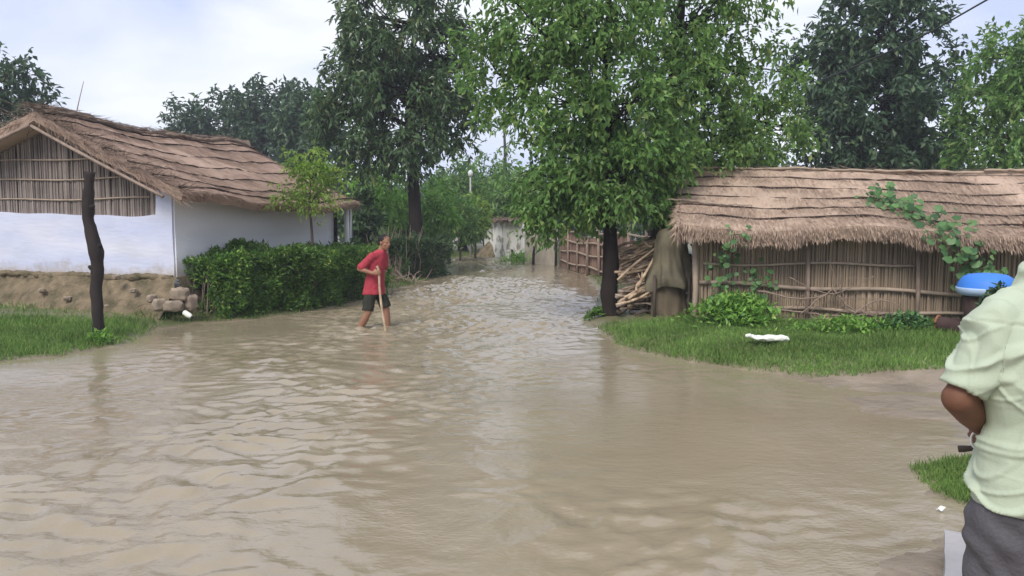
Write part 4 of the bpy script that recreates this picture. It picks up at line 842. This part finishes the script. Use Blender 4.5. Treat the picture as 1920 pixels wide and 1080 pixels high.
# low plastered walls at the lane end
def lowwall(label, xy0, xy1, hz0, hz1, m, cap):
    a, b = seat(xy0), seat(xy1); root = thing('low_wall', a, label, 'wall', 'ruined low walls'); d = b - a; d[2] = 0; ln = np.linalg.norm(d); d /= ln; nn = np.array([-d[1], d[0], 0])
    mb = MB(); n = 40; s = np.linspace(0, ln, n); top = hz0 + (hz1 - hz0) * s / ln + .05 * fbm(np.stack([s, s * 0], -1), 2.0, 3, 7)
    k = np.linspace(-.1, 1, 12); fr = np.stack([a * [1, 1, 0] + s[:, None] * d + np.stack([s * 0, s * 0, top * q], -1) for q in k], 1); fr += (fbm(fr, 2.5, 3, 9) * .02)[..., None] * nn; bk = fr + nn * .22
    grid(mb, fr); grid(mb, bk[::-1]); grid(mb, np.stack([fr[:, -1], bk[:, -1]], 1)); grid(mb, np.stack([bk[0], fr[0]], 0)); grid(mb, np.stack([fr[-1], bk[-1]], 0)); mb.build('wall', m, root)
    if cap:
        mb = MB(); P = np.stack([fr[:, -1] - nn * .25 + [0, 0, .05], fr[:, -1] + nn * .1 + [0, 0, .14], bk[:, -1] + nn * .3 + [0, 0, .05]], 1); P += (fbm(P, 3, 3, 3) * .06)[..., None] * np.array([0, 0, 1]); grid(mb, P); grid(mb, (P - [0, 0, .05])[::-1])
        k2 = 700; i = rng.integers(0, n, k2); C = fr[i, -1] + nn * rng.uniform(-.3, .4, k2)[:, None] + [0, 0, .1]; leaves(mb, C, rng.normal(0, 1, (k2, 3)) * [1, 1, .3], unit(k2, rng), rng.uniform(.15, .4, k2), rng.uniform(.015, .03, k2)); mb.build('thatch_cap', M_ridge, root)
lowwall('beige plastered low wall at the far bend', W(984, 470, 30.5)[:2], W(1036, 470, 29)[:2], 1.42, 1.36, M_plaster, False)
lowwall('peeling whitish low wall with thatch cap at the lane end', W(908, 470, 38)[:2], W(980, 470, 33)[:2], 1.55, 1.62, M_plast_w, True)
mb = MB(); c_ = G(935, 478, 0); a = np.linspace(0, 2 * math.pi, 30, endpoint=False); q = np.linspace(0, 1, 10)
P = np.stack([np.stack([c_[0] + 1.05 * (1 - k) * np.cos(a) * (1 + .1 * np.sin(3 * a)), c_[1] - 1 + .9 * (1 - k) * np.sin(a), -.1 + 1.0 * (1 - (1 - k) ** 1.8) + 0 * a], -1) for k in q], 1); P[..., 2] += fbm(P, 3, 3, 4) * .07; grid(mb, P, True)
tag(mb.build('earth_heap', M_earth, origin=(c_[0], c_[1], 0)), 'heap of dark earth below the peeling wall', 'heap')
stakes = ((938, 482, 440), (958, 490, 468), (1000, 497, 462), (1008, 484, 455), (1042, 499, 430), (1052, 500, 438), (1098, 512, 470), (912, 474, 450), (978, 486, 468))
lab = ['short dark stake in the water below the earth heap', 'leaning dark stake in the water left of the beige wall', 'stake in the water in front of the beige wall', 'thin tall stake against the beige wall', 'dark post at the right edge of the beige wall', 'second dark post right of the beige wall', 'stake at the foot of the bamboo fence', 'dark post at the left end of the peeling wall', 'stubby stake between the two low walls']
for (px, y0, y1), lb_ in zip(stakes, lab):
    b = G(px, y0, 0); tp = W(px + rng.normal(0, 2), y1, b[1]); mb = MB(); tube(mb, curve([b - [0, 0, .3], (b + tp) / 2 + rng.normal(0, .02, 3), tp], 8), np.linspace(.06, .045, 8) * (b[1] / 30), 8, True, .2, int(px)); mb.n
    tag(mb.build('stake', M_pole, origin=b), lb_, 'stake', 'stakes at the lane end')
mb = MB(); k = 900; c_ = G(985, 492, 0); P = c_ + rng.normal(0, 1, (k, 3)) * [.45, .5, .12]; P[:, 2] = np.abs(P[:, 2]) * 1.4; leaves(mb, P, unit(k, rng) + [0, 0, .8], unit(k, rng), rng.uniform(.1, .25, k), rng.uniform(.03, .06, k)); 
tag(mb.build('weed_clump', L_shrub, origin=c_), 'low weeds at the water edge before the beige wall', 'weeds', 'weed clumps')

# ------------------------------------------------------------------ firewood, tarp
rng = np.random.default_rng(77)
def stickmesh(m, bend, seed, taper=.75, fork=False):
    r2 = np.random.default_rng(seed); bend *= .4; P = curve([(0, 0, 0), (.33, bend, .01), (.66, -bend * .6, -.01), (1, bend * .3, 0)], 9); mb = MB(); tube(mb, P, np.linspace(.021, .021 * taper, 9), 7, True, .15, seed)
    if fork: tube(mb, curve([P[5], P[5] + [.12, .03, .03], P[5] + [.25, .05, .06]], 4), [.012, .010, .008, .006], 5)
    me = mb.mesh('stick'); me.materials.append(m); return me
SM = [stickmesh(M_wood, .03, 1), stickmesh(M_wood, -.05, 2), stickmesh(M_wood, .07, 3, .6, True), stickmesh(M_wood2, .04, 4), stickmesh(M_wood2, -.06, 5, .6, True), stickmesh(M_wood3, .05, 6)]
def stick(me, a, b, r, label, group, roll=0.0, name='firewood_stick'):
    a, b = np.array(a), np.array(b); o = bpy.data.objects.new(name, me); COL.objects.link(o); d = b - a; ln = np.linalg.norm(d)
    q = Vector(d).to_track_quat('X', 'Z'); o.rotation_mode = 'QUATERNION'; o.rotation_quaternion = q @ Matrix.Rotation(roll, 3, 'X').to_quaternion()
    o.location = a; o.scale = (ln, r / .021, r / .021); tag(o, label, 'stick', group); return o
# heap: long sticks leaning and stacked between the tree and the tarp
lg = 'pale crossed stick in the firewood pile left of the olive tarp'
for k in range(120):
    py = rng.uniform(458, 575); x0 = rng.uniform(1152, 1195); x1 = x0 + rng.uniform(50, 110); dy = rng.normal(-6, 16) - (575 - py) * .10
    Yd = 13.0 - (py - 470) / 105 * .55 + rng.uniform(-.12, .25)
    a = W(x0, min(py + 6, 590), Yd); b = W(min(x1, 1262), max(py + dy, 444), Yd + rng.uniform(-.1, .5)); stick(SM[rng.choice([0, 1, 2, 3, 4], p=[.3, .3, .15, .15, .1])], a, b, rng.uniform(.013, .026), lg, 'firewood sticks left of the tarp', rng.random() * 6)
for a, b, r, m, lb_ in ((W(1158, 525, 12.45), W(1256, 440, 12.75), .022, 0, 'longest straight pale pole leaning across the firewood pile up to the tarp top'), (W(1195, 540, 12.35), W(1229, 478, 12.45), .026, 1, 'thick bright branch leaning on the left side of the tarp'), (W(1200, 453, 12.9), W(1226, 463, 12.8), .028, 0, 'short thick stick end at the very top of the firewood pile'), (W(1193, 548, 12.3), W(1205, 510, 12.4), .02, 2, 'forked pale branch at the foot of the firewood pile')):
    stick(SM[m], a, b, r, lb_, None)
for k in range(30):
    py = rng.uniform(480, 548); x0 = rng.uniform(1284, 1296); Yd = 12.5 + rng.uniform(-.1, .3); a = W(x0, py + rng.normal(0, 4), Yd); b = W(x0 + rng.uniform(12, 22), py + rng.uniform(4, 14), Yd - rng.uniform(.1, .4))
    stick(SM[rng.choice([0, 3, 4])], a, b, rng.uniform(.022, .038), 'cut branch in the narrow stack between the tarp and the hut corner post', 'cut branches right of the tarp', rng.random() * 6)
for k in range(22):
    px = rng.uniform(1155, 1222); py = rng.uniform(556, 596); Yd = G(px, py + 6, .08)[1]; c_ = seat(W(px, py, Yd)[:2]) + [0, 0, .03 + rng.random() * .10]; d_ = rng.normal(0, 1, 3) * [1, 1, .15]; d_ *= rng.uniform(.12, .3) / np.linalg.norm(d_)
    stick(SM[rng.choice([5, 5, 4])], c_ - d_, c_ + d_, rng.uniform(.02, .04), 'dark wet wood chunk strewn between the tree foot and the tarp', 'wet wood at the tree foot', rng.random() * 6, 'wood_chunk')
# tarp draped over a stack on a wooden frame
tb = seat(W(1254, 604, 12.05)[:2]); tz = tb[2]
tp = thing('tarp_cover', tb, 'olive tarp draped over a covered stack beside the firewood', 'tarp')
a = np.linspace(0, 2 * math.pi, 72, endpoint=False)
prof = ((1.34, .02), (1.335, .09), (1.31, .16), (1.24, .215), (1.10, .245), (.92, .255), (.78, .285), (.66, .325), (.56, .37), (.47, .385), (.42, .36))
rings = []
for z, r in prof:
    f = np.clip((1.25 - z) / .8, 0, 1); fold = 1 + f * (.11 * np.sin(a * 5 + z * 5 + np.sin(a * 2)) + .11 * np.sin(a * 8 + 1 - z * 4) + .06 * np.sin(a * 17 + z * 9)); sx = r * fold * (1.0 + .12 * np.cos(a)); 
    rings.append(np.stack([tb[0] + .04 + .05 * (1.3 - z) * 0 + sx * np.cos(a) * .98, tb[1] + .25 + r * fold * np.sin(a) * .9, tz + z + f * .05 * np.sin(a * 3 + .7) + 0 * a], -1))
P = np.stack(rings, 1); P += (fbm(P, 6, 3, 12) * .02)[..., None]; mb = MB(); grid(mb, P, True); Q = P.copy(); Q[..., 2] -= .006; Q[..., :2] = tb[:2] + [.04, .25] + (P[..., :2] - tb[:2] - [.04, .25]) * .98; grid(mb, Q[::-1], True); mb.build('tarp', M_tarp, tp)
mb = MB(); rings = [np.stack([tb[0] + .05 + r * np.cos(a) * (1 + .05 * np.sin(a * 9)), tb[1] + .25 + r * .8 * np.sin(a) * (1 + .05 * np.sin(a * 9)), np.full(72, tz + z)], -1) for z, r in ((.50, .25), (.3, .265), (.1, .27), (-.05, .27))]
P = np.stack(rings, 1); P += (fbm(P, 8, 2, 2) * .012)[..., None]; grid(mb, P, True); mb.build('lower_sheet', M_sheet, tp)
for dx, dy in ((.30, .02), (.30, .48), (-.24, .5), (-.22, .02)):
    mb = MB(); tube(mb, [tb + [dx, dy, -.1], tb + [dx, dy, .62]], .024, 7, True, .12); mb.build('frame_leg', M_wood3, tp)

# ------------------------------------------------------------------ plants on and around the straw hut
def vine(label, pts, n, ls, seed, off=.0):
    rng = np.random.default_rng(seed); P = curve(pts, 40); root = thing('gourd_vine', P[0], label, 'vine', 'gourd vines on the straw hut'); mb = MB(); tube(mb, P, .008, 5, False)
    lb = MB(); cnt = 0
    for k in range(n):
        c = P[rng.integers(0, 40)] + rng.normal(0, 1, 3) * [.13, .06, .11]; c[1] -= rng.uniform(.02, .12); r = ls * rng.uniform(.4, 1.0); nn = np.array([rng.normal(0, .5), -1.0, rng.uniform(.2, 1.3)]); nn /= np.linalg.norm(nn)
        x = np.cross(nn, [0, 0, 1]); x /= np.linalg.norm(x); y = np.cross(nn, x); a = np.linspace(0, 2 * math.pi, 11, endpoint=False) + math.pi / 2; lobes = 1 + .18 * np.cos(5 * a + .3) - .35 * np.exp(-((a - math.pi / 2 - math.pi) / .35) ** 2)
        rimv = c + r * lobes[:, None] * (np.cos(a)[:, None] * x + np.sin(a)[:, None] * y) + nn * (-.25 * r * (np.cos(a * 2) ** 2))[:, None]; V = np.vstack([rimv, c]); i = np.arange(11); lb.add(V, np.stack([i, (i + 1) % 11, np.full(11, 11)], -1))
        if rng.random() < .5: tube(mb, [P[np.argmin(np.linalg.norm(P - c, axis=1))], c], .004, 4, False)
    mb.build('stem', M_stem, root); lb.build('leaves', L_vine, root, smooth=True)
vine('gourd vine trailing from the thatch down the middle of the straw wall to the grass', [slopeF(.40, .52) + [0, 0, .14], slopeF(.45, .70) + [0, 0, .14], slopeF(.49, .88) + [0, 0, .14], slopeF(.51, 1.0) + [0, -.1, .02], HR(3.62, -.45, 1.0), HR(3.75, -.3, .75), HR(3.72, -.25, .5), HR(3.9, -.3, .15)], 300, .07, 1)
vine('thin gourd vine climbing the left corner of the straw wall', [HR(.45, -.25, .1), HR(.38, -.15, .5), HR(.30, -.16, .85), HR(.42, -.25, 1.15), HR(.5, -.55, 1.42)], 70, .055, 2)
vine('leafy vine on the straw wall right of the corner vine', [HR(.85, -.3, .1), HR(.78, -.18, .4), HR(.85, -.16, .7), HR(.8, -.16, .86)], 80, .055, 3)
def weeds(label, c, rx, ry, hz, n, lm, seed, ln=.09):
    rng = np.random.default_rng(seed); xy = np.array(c[:2]) + rng.normal(0, .5, (n, 2)) * [rx, ry]; z = height(xy); hf_ = rng.random(n) ** .7 * hz * np.exp(-(((xy - c[:2]) / [rx, ry]) ** 2).sum(1) * .5)
    mb = MB(); leaves(mb, np.column_stack([xy, z + hf_ + .01]), unit(n, rng) + [0, 0, .4], unit(n, rng) * .6 + [0, 0, 1], ln * rng.uniform(.5, 1.3, n), ln * .5 * rng.uniform(.6, 1.2, n)); o = seat(c[:2])
    root = thing('weed_clump', o, label, 'weeds', 'weed clumps'); mb.build('foliage', lm, root, smooth=False)
weeds('leafy bright weeds at the left corner of the straw wall', G(1375, 612, .15), .55, .4, .42, 1700, L_shrub, 4, .10)
weeds('low weeds in the grass beneath the middle of the straw wall', G(1600, 628, .15), .8, .22, .2, 700, L_shrub, 5, .08)
weeds('small weeds at the foot of the vine by the log', G(1700, 628, .15), .4, .2, .25, 450, L_vine, 6, .09)
weeds('tall dark weeds round the stump under the blue tub', W(1868, 610, 9.1), .22, .10, .72, 700, L_hedge2, 14, .10)
weeds('dark weeds at the foot of the near tree trunk', G(1118, 598, .03), .18, .12, .14, 260, L_hedge, 7, .08)
weeds('weed tuft at the foot of the crooked pole', G(190, 634, .1), .14, .1, .16, 220, L_shrub, 8, .07)
weeds('yellowish weeds under the near end of the long hedge', G(390, 580, .1), .5, .25, .28, 700, L_bright2, 9, .08)
# dry branches thrown against the straw wall
rng = np.random.default_rng(8)
brs = (([(1420, 545), (1500, 560), (1570, 548), (1640, 520)], .014, 'thin grey branch slanting up across the straw wall'), ([(1500, 590), (1535, 560), (1565, 535), (1550, 480)], .012, 'forked dry branch standing upright at mid wall'), ([(1560, 540), (1600, 580), (1680, 600), (1740, 612)], .015, 'dry branch arching down towards the log'), ([(1480, 520), (1530, 545), (1600, 560), (1700, 560)], .010, 'fine dry branch lying along the straw wall rail'), ([(1600, 590), (1640, 565), (1680, 570), (1735, 620)], .013, 'bent pale branch end near the log'), ([(1430, 575), (1500, 585), (1580, 592), (1690, 585)], .018, 'long dry branch lying low along the foot of the wall'))
for pts, r, lb_ in brs:
    t_ = thing('dry_branch', W(pts[0][0], 612, 10.9), lb_, 'branch', 'dry branches against the straw wall'); Ys = [11.8 - .213 * ((p[0] - 960) / F * 11 - 2.72) - .16 - rng.uniform(0, .12) for p in pts]
    P = curve([W(p[0], p[1], y) for p, y in zip(pts, Ys)], 18); P += rng.normal(0, .006, P.shape); mb = MB(); tube(mb, P, np.linspace(r, r * .4, 18), 6, True, .15); mb.build('limb', M_twig, t_)
    mb = MB()
    for k in range(9):
        b = P[rng.integers(3, 17)]; d_ = rng.normal(0, 1, 3) * [.2, .05, .16]; tube(mb, [b, b + d_ * .5 + rng.normal(0, .01, 3), b + d_], [r * .4, r * .3, r * .15], 4, False)
    mb.build('twigs', M_twig, t_)

# ------------------------------------------------------------------ small things
def lump(name, label, cat, c, rad, m, seed, rough=.3, group=None, rot=0.0, fs=2.5, sq=1.0):
    a = np.linspace(0, 2 * math.pi, 28, endpoint=False); q = np.linspace(-math.pi / 2, math.pi / 2, 15); sg = lambda v: np.sign(v) * np.abs(v) ** sq
    A_, Q_ = np.meshgrid(a, q, indexing='ij'); U = np.stack([sg(np.cos(A_)) * sg(np.cos(Q_)), sg(np.sin(A_)) * sg(np.cos(Q_)), sg(np.sin(Q_))], -1); U = U * (1 + rough * fbm(U, fs, 3, seed))[..., None]
    P = U * rad; c_, s_ = math.cos(rot), math.sin(rot); P = np.stack([P[..., 0] * c_ - P[..., 1] * s_, P[..., 0] * s_ + P[..., 1] * c_, P[..., 2]], -1) + np.array(c); mb = MB(); grid(mb, P, True)
    return tag(mb.build(name, m, origin=c), label, cat, group)
rl = (((338, 552), 12.45, (.14, .10, .10), 'pale stone block highest beside the hut corner'), ((325, 574), 12.35, (.14, .11, .085), 'pinkish stone block on the ground below the hut corner'), ((300, 572), 12.35, (.11, .09, .10), 'tilted brown stone left of the pink block at the plinth'), ((358, 566), 12.5, (.09, .10, .12), 'dark rubble stone between the pale block and the hedge'), ((285, 560), 12.5, (.07, .07, .06), 'small light stone stuck in the plinth foot'))
for k, ((px, py), Y, rad, lb_) in enumerate(rl): lump('stone', lb_, 'stone', W(px, py, Y), rad, M_stone if k < 3 else M_wood2, k + 3, .16, 'stones at the hut corner', .3 * k, 2.0, .55)
for k, (px, py, lb_) in enumerate(((268, 545, 'small pale rubble piece in the plinth face left of the stone pile'), (232, 520, 'small pale rubble piece under the white wall right of the pole'), (212, 575, 'small rubble piece at the plinth foot right of the pole'), (120, 560, 'small rubble piece in the plinth face left of the pole'), (60, 545, 'small rubble piece near the left end of the plinth face'))):
    sx = (325 - px) / 104.0; P_ = HL(sx, -.30, 0); P_[2] = W(px, py, P_[1])[2]; lump('stone', lb_, 'stone', P_, (.055, .055, .038), M_stone, 20 + k, .3, 'stones at the hut corner', .5 * k, 2.0, .6)
t_ = thing('plastic_bottle', seat(W(355, 593, 12.2)[:2]), 'white plastic bottle lying below the stones by the hedge', 'bottle')
mb = MB(); c0_, c1_ = W(346, 586, 12.2), W(362, 596, 12.1); d_ = (c1_ - c0_); tube(mb, [c0_ + d_ * f for f in (0, .02, .5, .68, .8, .82)], [.03, .042, .042, .036, .018, .016], 14, True); mb.build('shell', M_sack, t_)
mb = MB(); tube(mb, [c0_ + d_ * .82, c0_ + d_ * .98], [.02, .02], 12, True); mb.build('lid', M_dark, t_)
c_ = G(1440, 650, .14); t_ = thing('white_sack', seat(c_[:2]), 'crumpled white plastic sack lying on the right grass', 'sack')
mb = MB(); U_, V_ = np.meshgrid(np.linspace(-1, 1, 46), np.linspace(0, 2 * math.pi, 26, endpoint=False), indexing='ij'); rr = (1 - np.abs(U_) ** 3.5) ** .5; P = np.stack([U_ * .235, np.cos(V_) * .07 * rr, np.sin(V_) * .038 * rr + .035], -1)
P += np.stack([fbm(P, 9, 3, 2), fbm(P, 9, 3, 5), fbm(P, 11, 3, 8) * .6], -1) * .028; P[..., 2] += .02 * np.exp(-((U_ + .85) / .12) ** 2); P = P + seat(c_[:2]) + [0, 0, .055]
grid(mb, P.transpose(1, 0, 2), True); mb.build('sack', M_sack, t_)
mb = MB(); P = curve([seat(c_[:2]) + [-.18, -.02, .09], seat(c_[:2]) + [-.24, -.03, .13], seat(c_[:2]) + [-.275, -.04, .11]], 6); tube(mb, P, [.02, .018, .024, .02, .03, .012], 8, True, .3); mb.build('neck', M_sack, t_)
for px, py, nm, lb_ in ((1612, 642, 'paper_scrap', 'tiny white scrap in the grass right of the sack'), (1765, 944, 'paper_scrap', 'tiny white scrap in the shallow water by the grass tuft')):
    c_ = G(px, py, .05); mb = MB(); U_, V_ = np.meshgrid(np.linspace(-1, 1, 9), np.linspace(-1, 1, 7), indexing='ij'); s = c_[1] / 8; P = np.stack([U_ * .04 * s, V_ * .022 * s, .02 * np.sin(U_ * 2.5 + V_) * s + .02 * s], -1) + seat(c_[:2]) * [1, 1, 0] + [0, 0, max(gz(*c_[:2]), 0) + (.09 if px < 1700 else .012)]
    grid(mb, P); grid(mb, (P - [0, 0, .003])[::-1]); tag(mb.build(nm, M_sack, origin=c_), lb_, 'litter', 'scraps of litter')
# blue basin turned over on a stump, log beside it
c_ = W(1850, 548, 9.6); t_ = thing('plastic_tub', c_, 'blue plastic tub turned over behind the man in green', 'tub'); a = np.linspace(0, 2 * math.pi, 40, endpoint=False)
mb = MB(); P = np.stack([np.stack([c_[0] + r * np.cos(a), c_[1] + r * np.sin(a), np.full(40, c_[2] + z)], -1) for z, r in ((.234, .01), (.228, .115), (.215, .205), (.183, .26), (.12, .306), (.057, .322))], 1); grid(mb, P[::-1], True); mb.build('bowl', M_blue, t_)
mb = MB(); P = np.stack([np.stack([c_[0] + r * np.cos(a), c_[1] + r * np.sin(a), np.full(40, c_[2] + z)], -1) for z, r in ((.059, .31), (.059, .331), (.048, .335), (.011, .328), (-.03, .302), (-.035, .285))], 1); grid(mb, P[::-1], True); mb.build('rim', M_pale, t_)
t_ = thing('tree_stump', seat(c_[:2]), 'dark stump under the blue tub', 'stump'); mb = MB(); sb = seat(c_[:2]); tube(mb, [sb - [0, 0, .1], sb + [0, 0, .1], [sb[0] + .02, sb[1], c_[2] - .3], [sb[0], sb[1], c_[2] - .036]], [.3, .25, .23, .25], 16, True, .1, 5); mb.build('trunk', M_logb, t_)
A_, B_ = W(1757, 607, 10.1), W(1850, 622, 9.7); t_ = thing('wooden_log', seat(A_[:2]), 'cut log with reddish end pointing left behind the man in green', 'log')
mb = MB(); d_ = (B_ - A_); tube(mb, [A_ + d_ * f for f in np.linspace(0.03, 1.25, 10)], .108, 18, True, .10, 6); mb.build('bark', M_logb, t_)
mb = MB(); tube(mb, [A_ - d_ * .012, A_ + d_ * .03], [.114, .117], 18, True, .06, 7); mb.build('cut_end', M_log, t_)
# concrete slab beside the man
mb = MB(); q0, q1 = G(1772, 992, .16), G(1766, 1150, .16); d_ = q1 - q0; ln = np.linalg.norm(d_); d_ /= ln; s_ = np.array([-d_[1], d_[0], 0]); block(mb, (s_, d_, np.array([0, 0, 1.0]), q0 * [1, 1, 0]), (0, 0, -.10), (.34, ln + .5, .16), (6, 14, 5), .006, 6, 3)
tag(mb.build('concrete_slab', M_conc, origin=q0 * [1, 1, 0]), 'grey concrete slab at the water edge beside the man in green', 'slab')
# brushwood beside the far hedge
rng = np.random.default_rng(12)
for px, py, n_, lb_ in ((735, 452, 70, 'brown dry brushwood heap behind the head of the man in red'), (760, 512, 26, 'fallen pale twigs at the foot of the far hedge')):
    c_ = W(px, py, 20.4 if py > 500 else 22.0); o = seat(c_[:2]); t_ = thing('brush_heap', o, lb_, 'brushwood', 'brushwood heaps'); mb = MB()
    for k in range(n_):
        b = o + rng.normal(0, 1, 3) * [.28, .2, 0] + [0, 0, .05]; h_ = (1.35 if py < 500 else .35); q = b + [rng.normal(0, .28), rng.normal(0, .2), rng.uniform(.3, 1) * h_]; tube(mb, curve([b, (b + q) / 2 + rng.normal(0, .06, 3), q], 5), np.linspace(.014, .005, 5), 4, False)
    mb.build('twigs', M_twig, t_)
c_ = W(652, 395, 17.6); t_ = thing('hanging_cloth', c_, 'white cloth hanging at the porch end of the white hut', 'cloth')
mb = MB(); U_, V_ = np.meshgrid(np.linspace(-1, 1, 16), np.linspace(0, 1, 14), indexing='ij'); P = np.stack([U_ * .085, .03 * np.sin(U_ * 7 + V_ * 2), -V_ * .62 + .03 * U_], -1) + c_; grid(mb, P); grid(mb, (P + [0, .006, 0])[::-1]); mb.build('sheet', M_cloth, t_)
# ------------------------------------------------------------------ thin haze volume, added to veil far trees and lift dark tones
mb = MB(); block(mb, (np.array([1.0, 0, 0]), np.array([0, 1.0, 0]), np.array([0, 0, 1.0]), np.zeros(3)), (-70, -25, -2), (70, 95, 16))
M_haze = bpy.data.materials.new('haze_veil'); M_haze.use_nodes = True; t = M_haze.node_tree; t.nodes.clear()
o_ = t.nodes.new('ShaderNodeOutputMaterial'); v_ = t.nodes.new('ShaderNodeVolumePrincipled'); v_.inputs['Color'].default_value = (.86, .90, 1.0, 1); v_.inputs['Density'].default_value = .0016; t.links.new(v_.outputs[0], o_.inputs['Volume'])
tag(mb.build('haze', M_haze, smooth=False), 'thin haze added over the flooded lane to lift the dark tones', 'haze', kind='stuff')
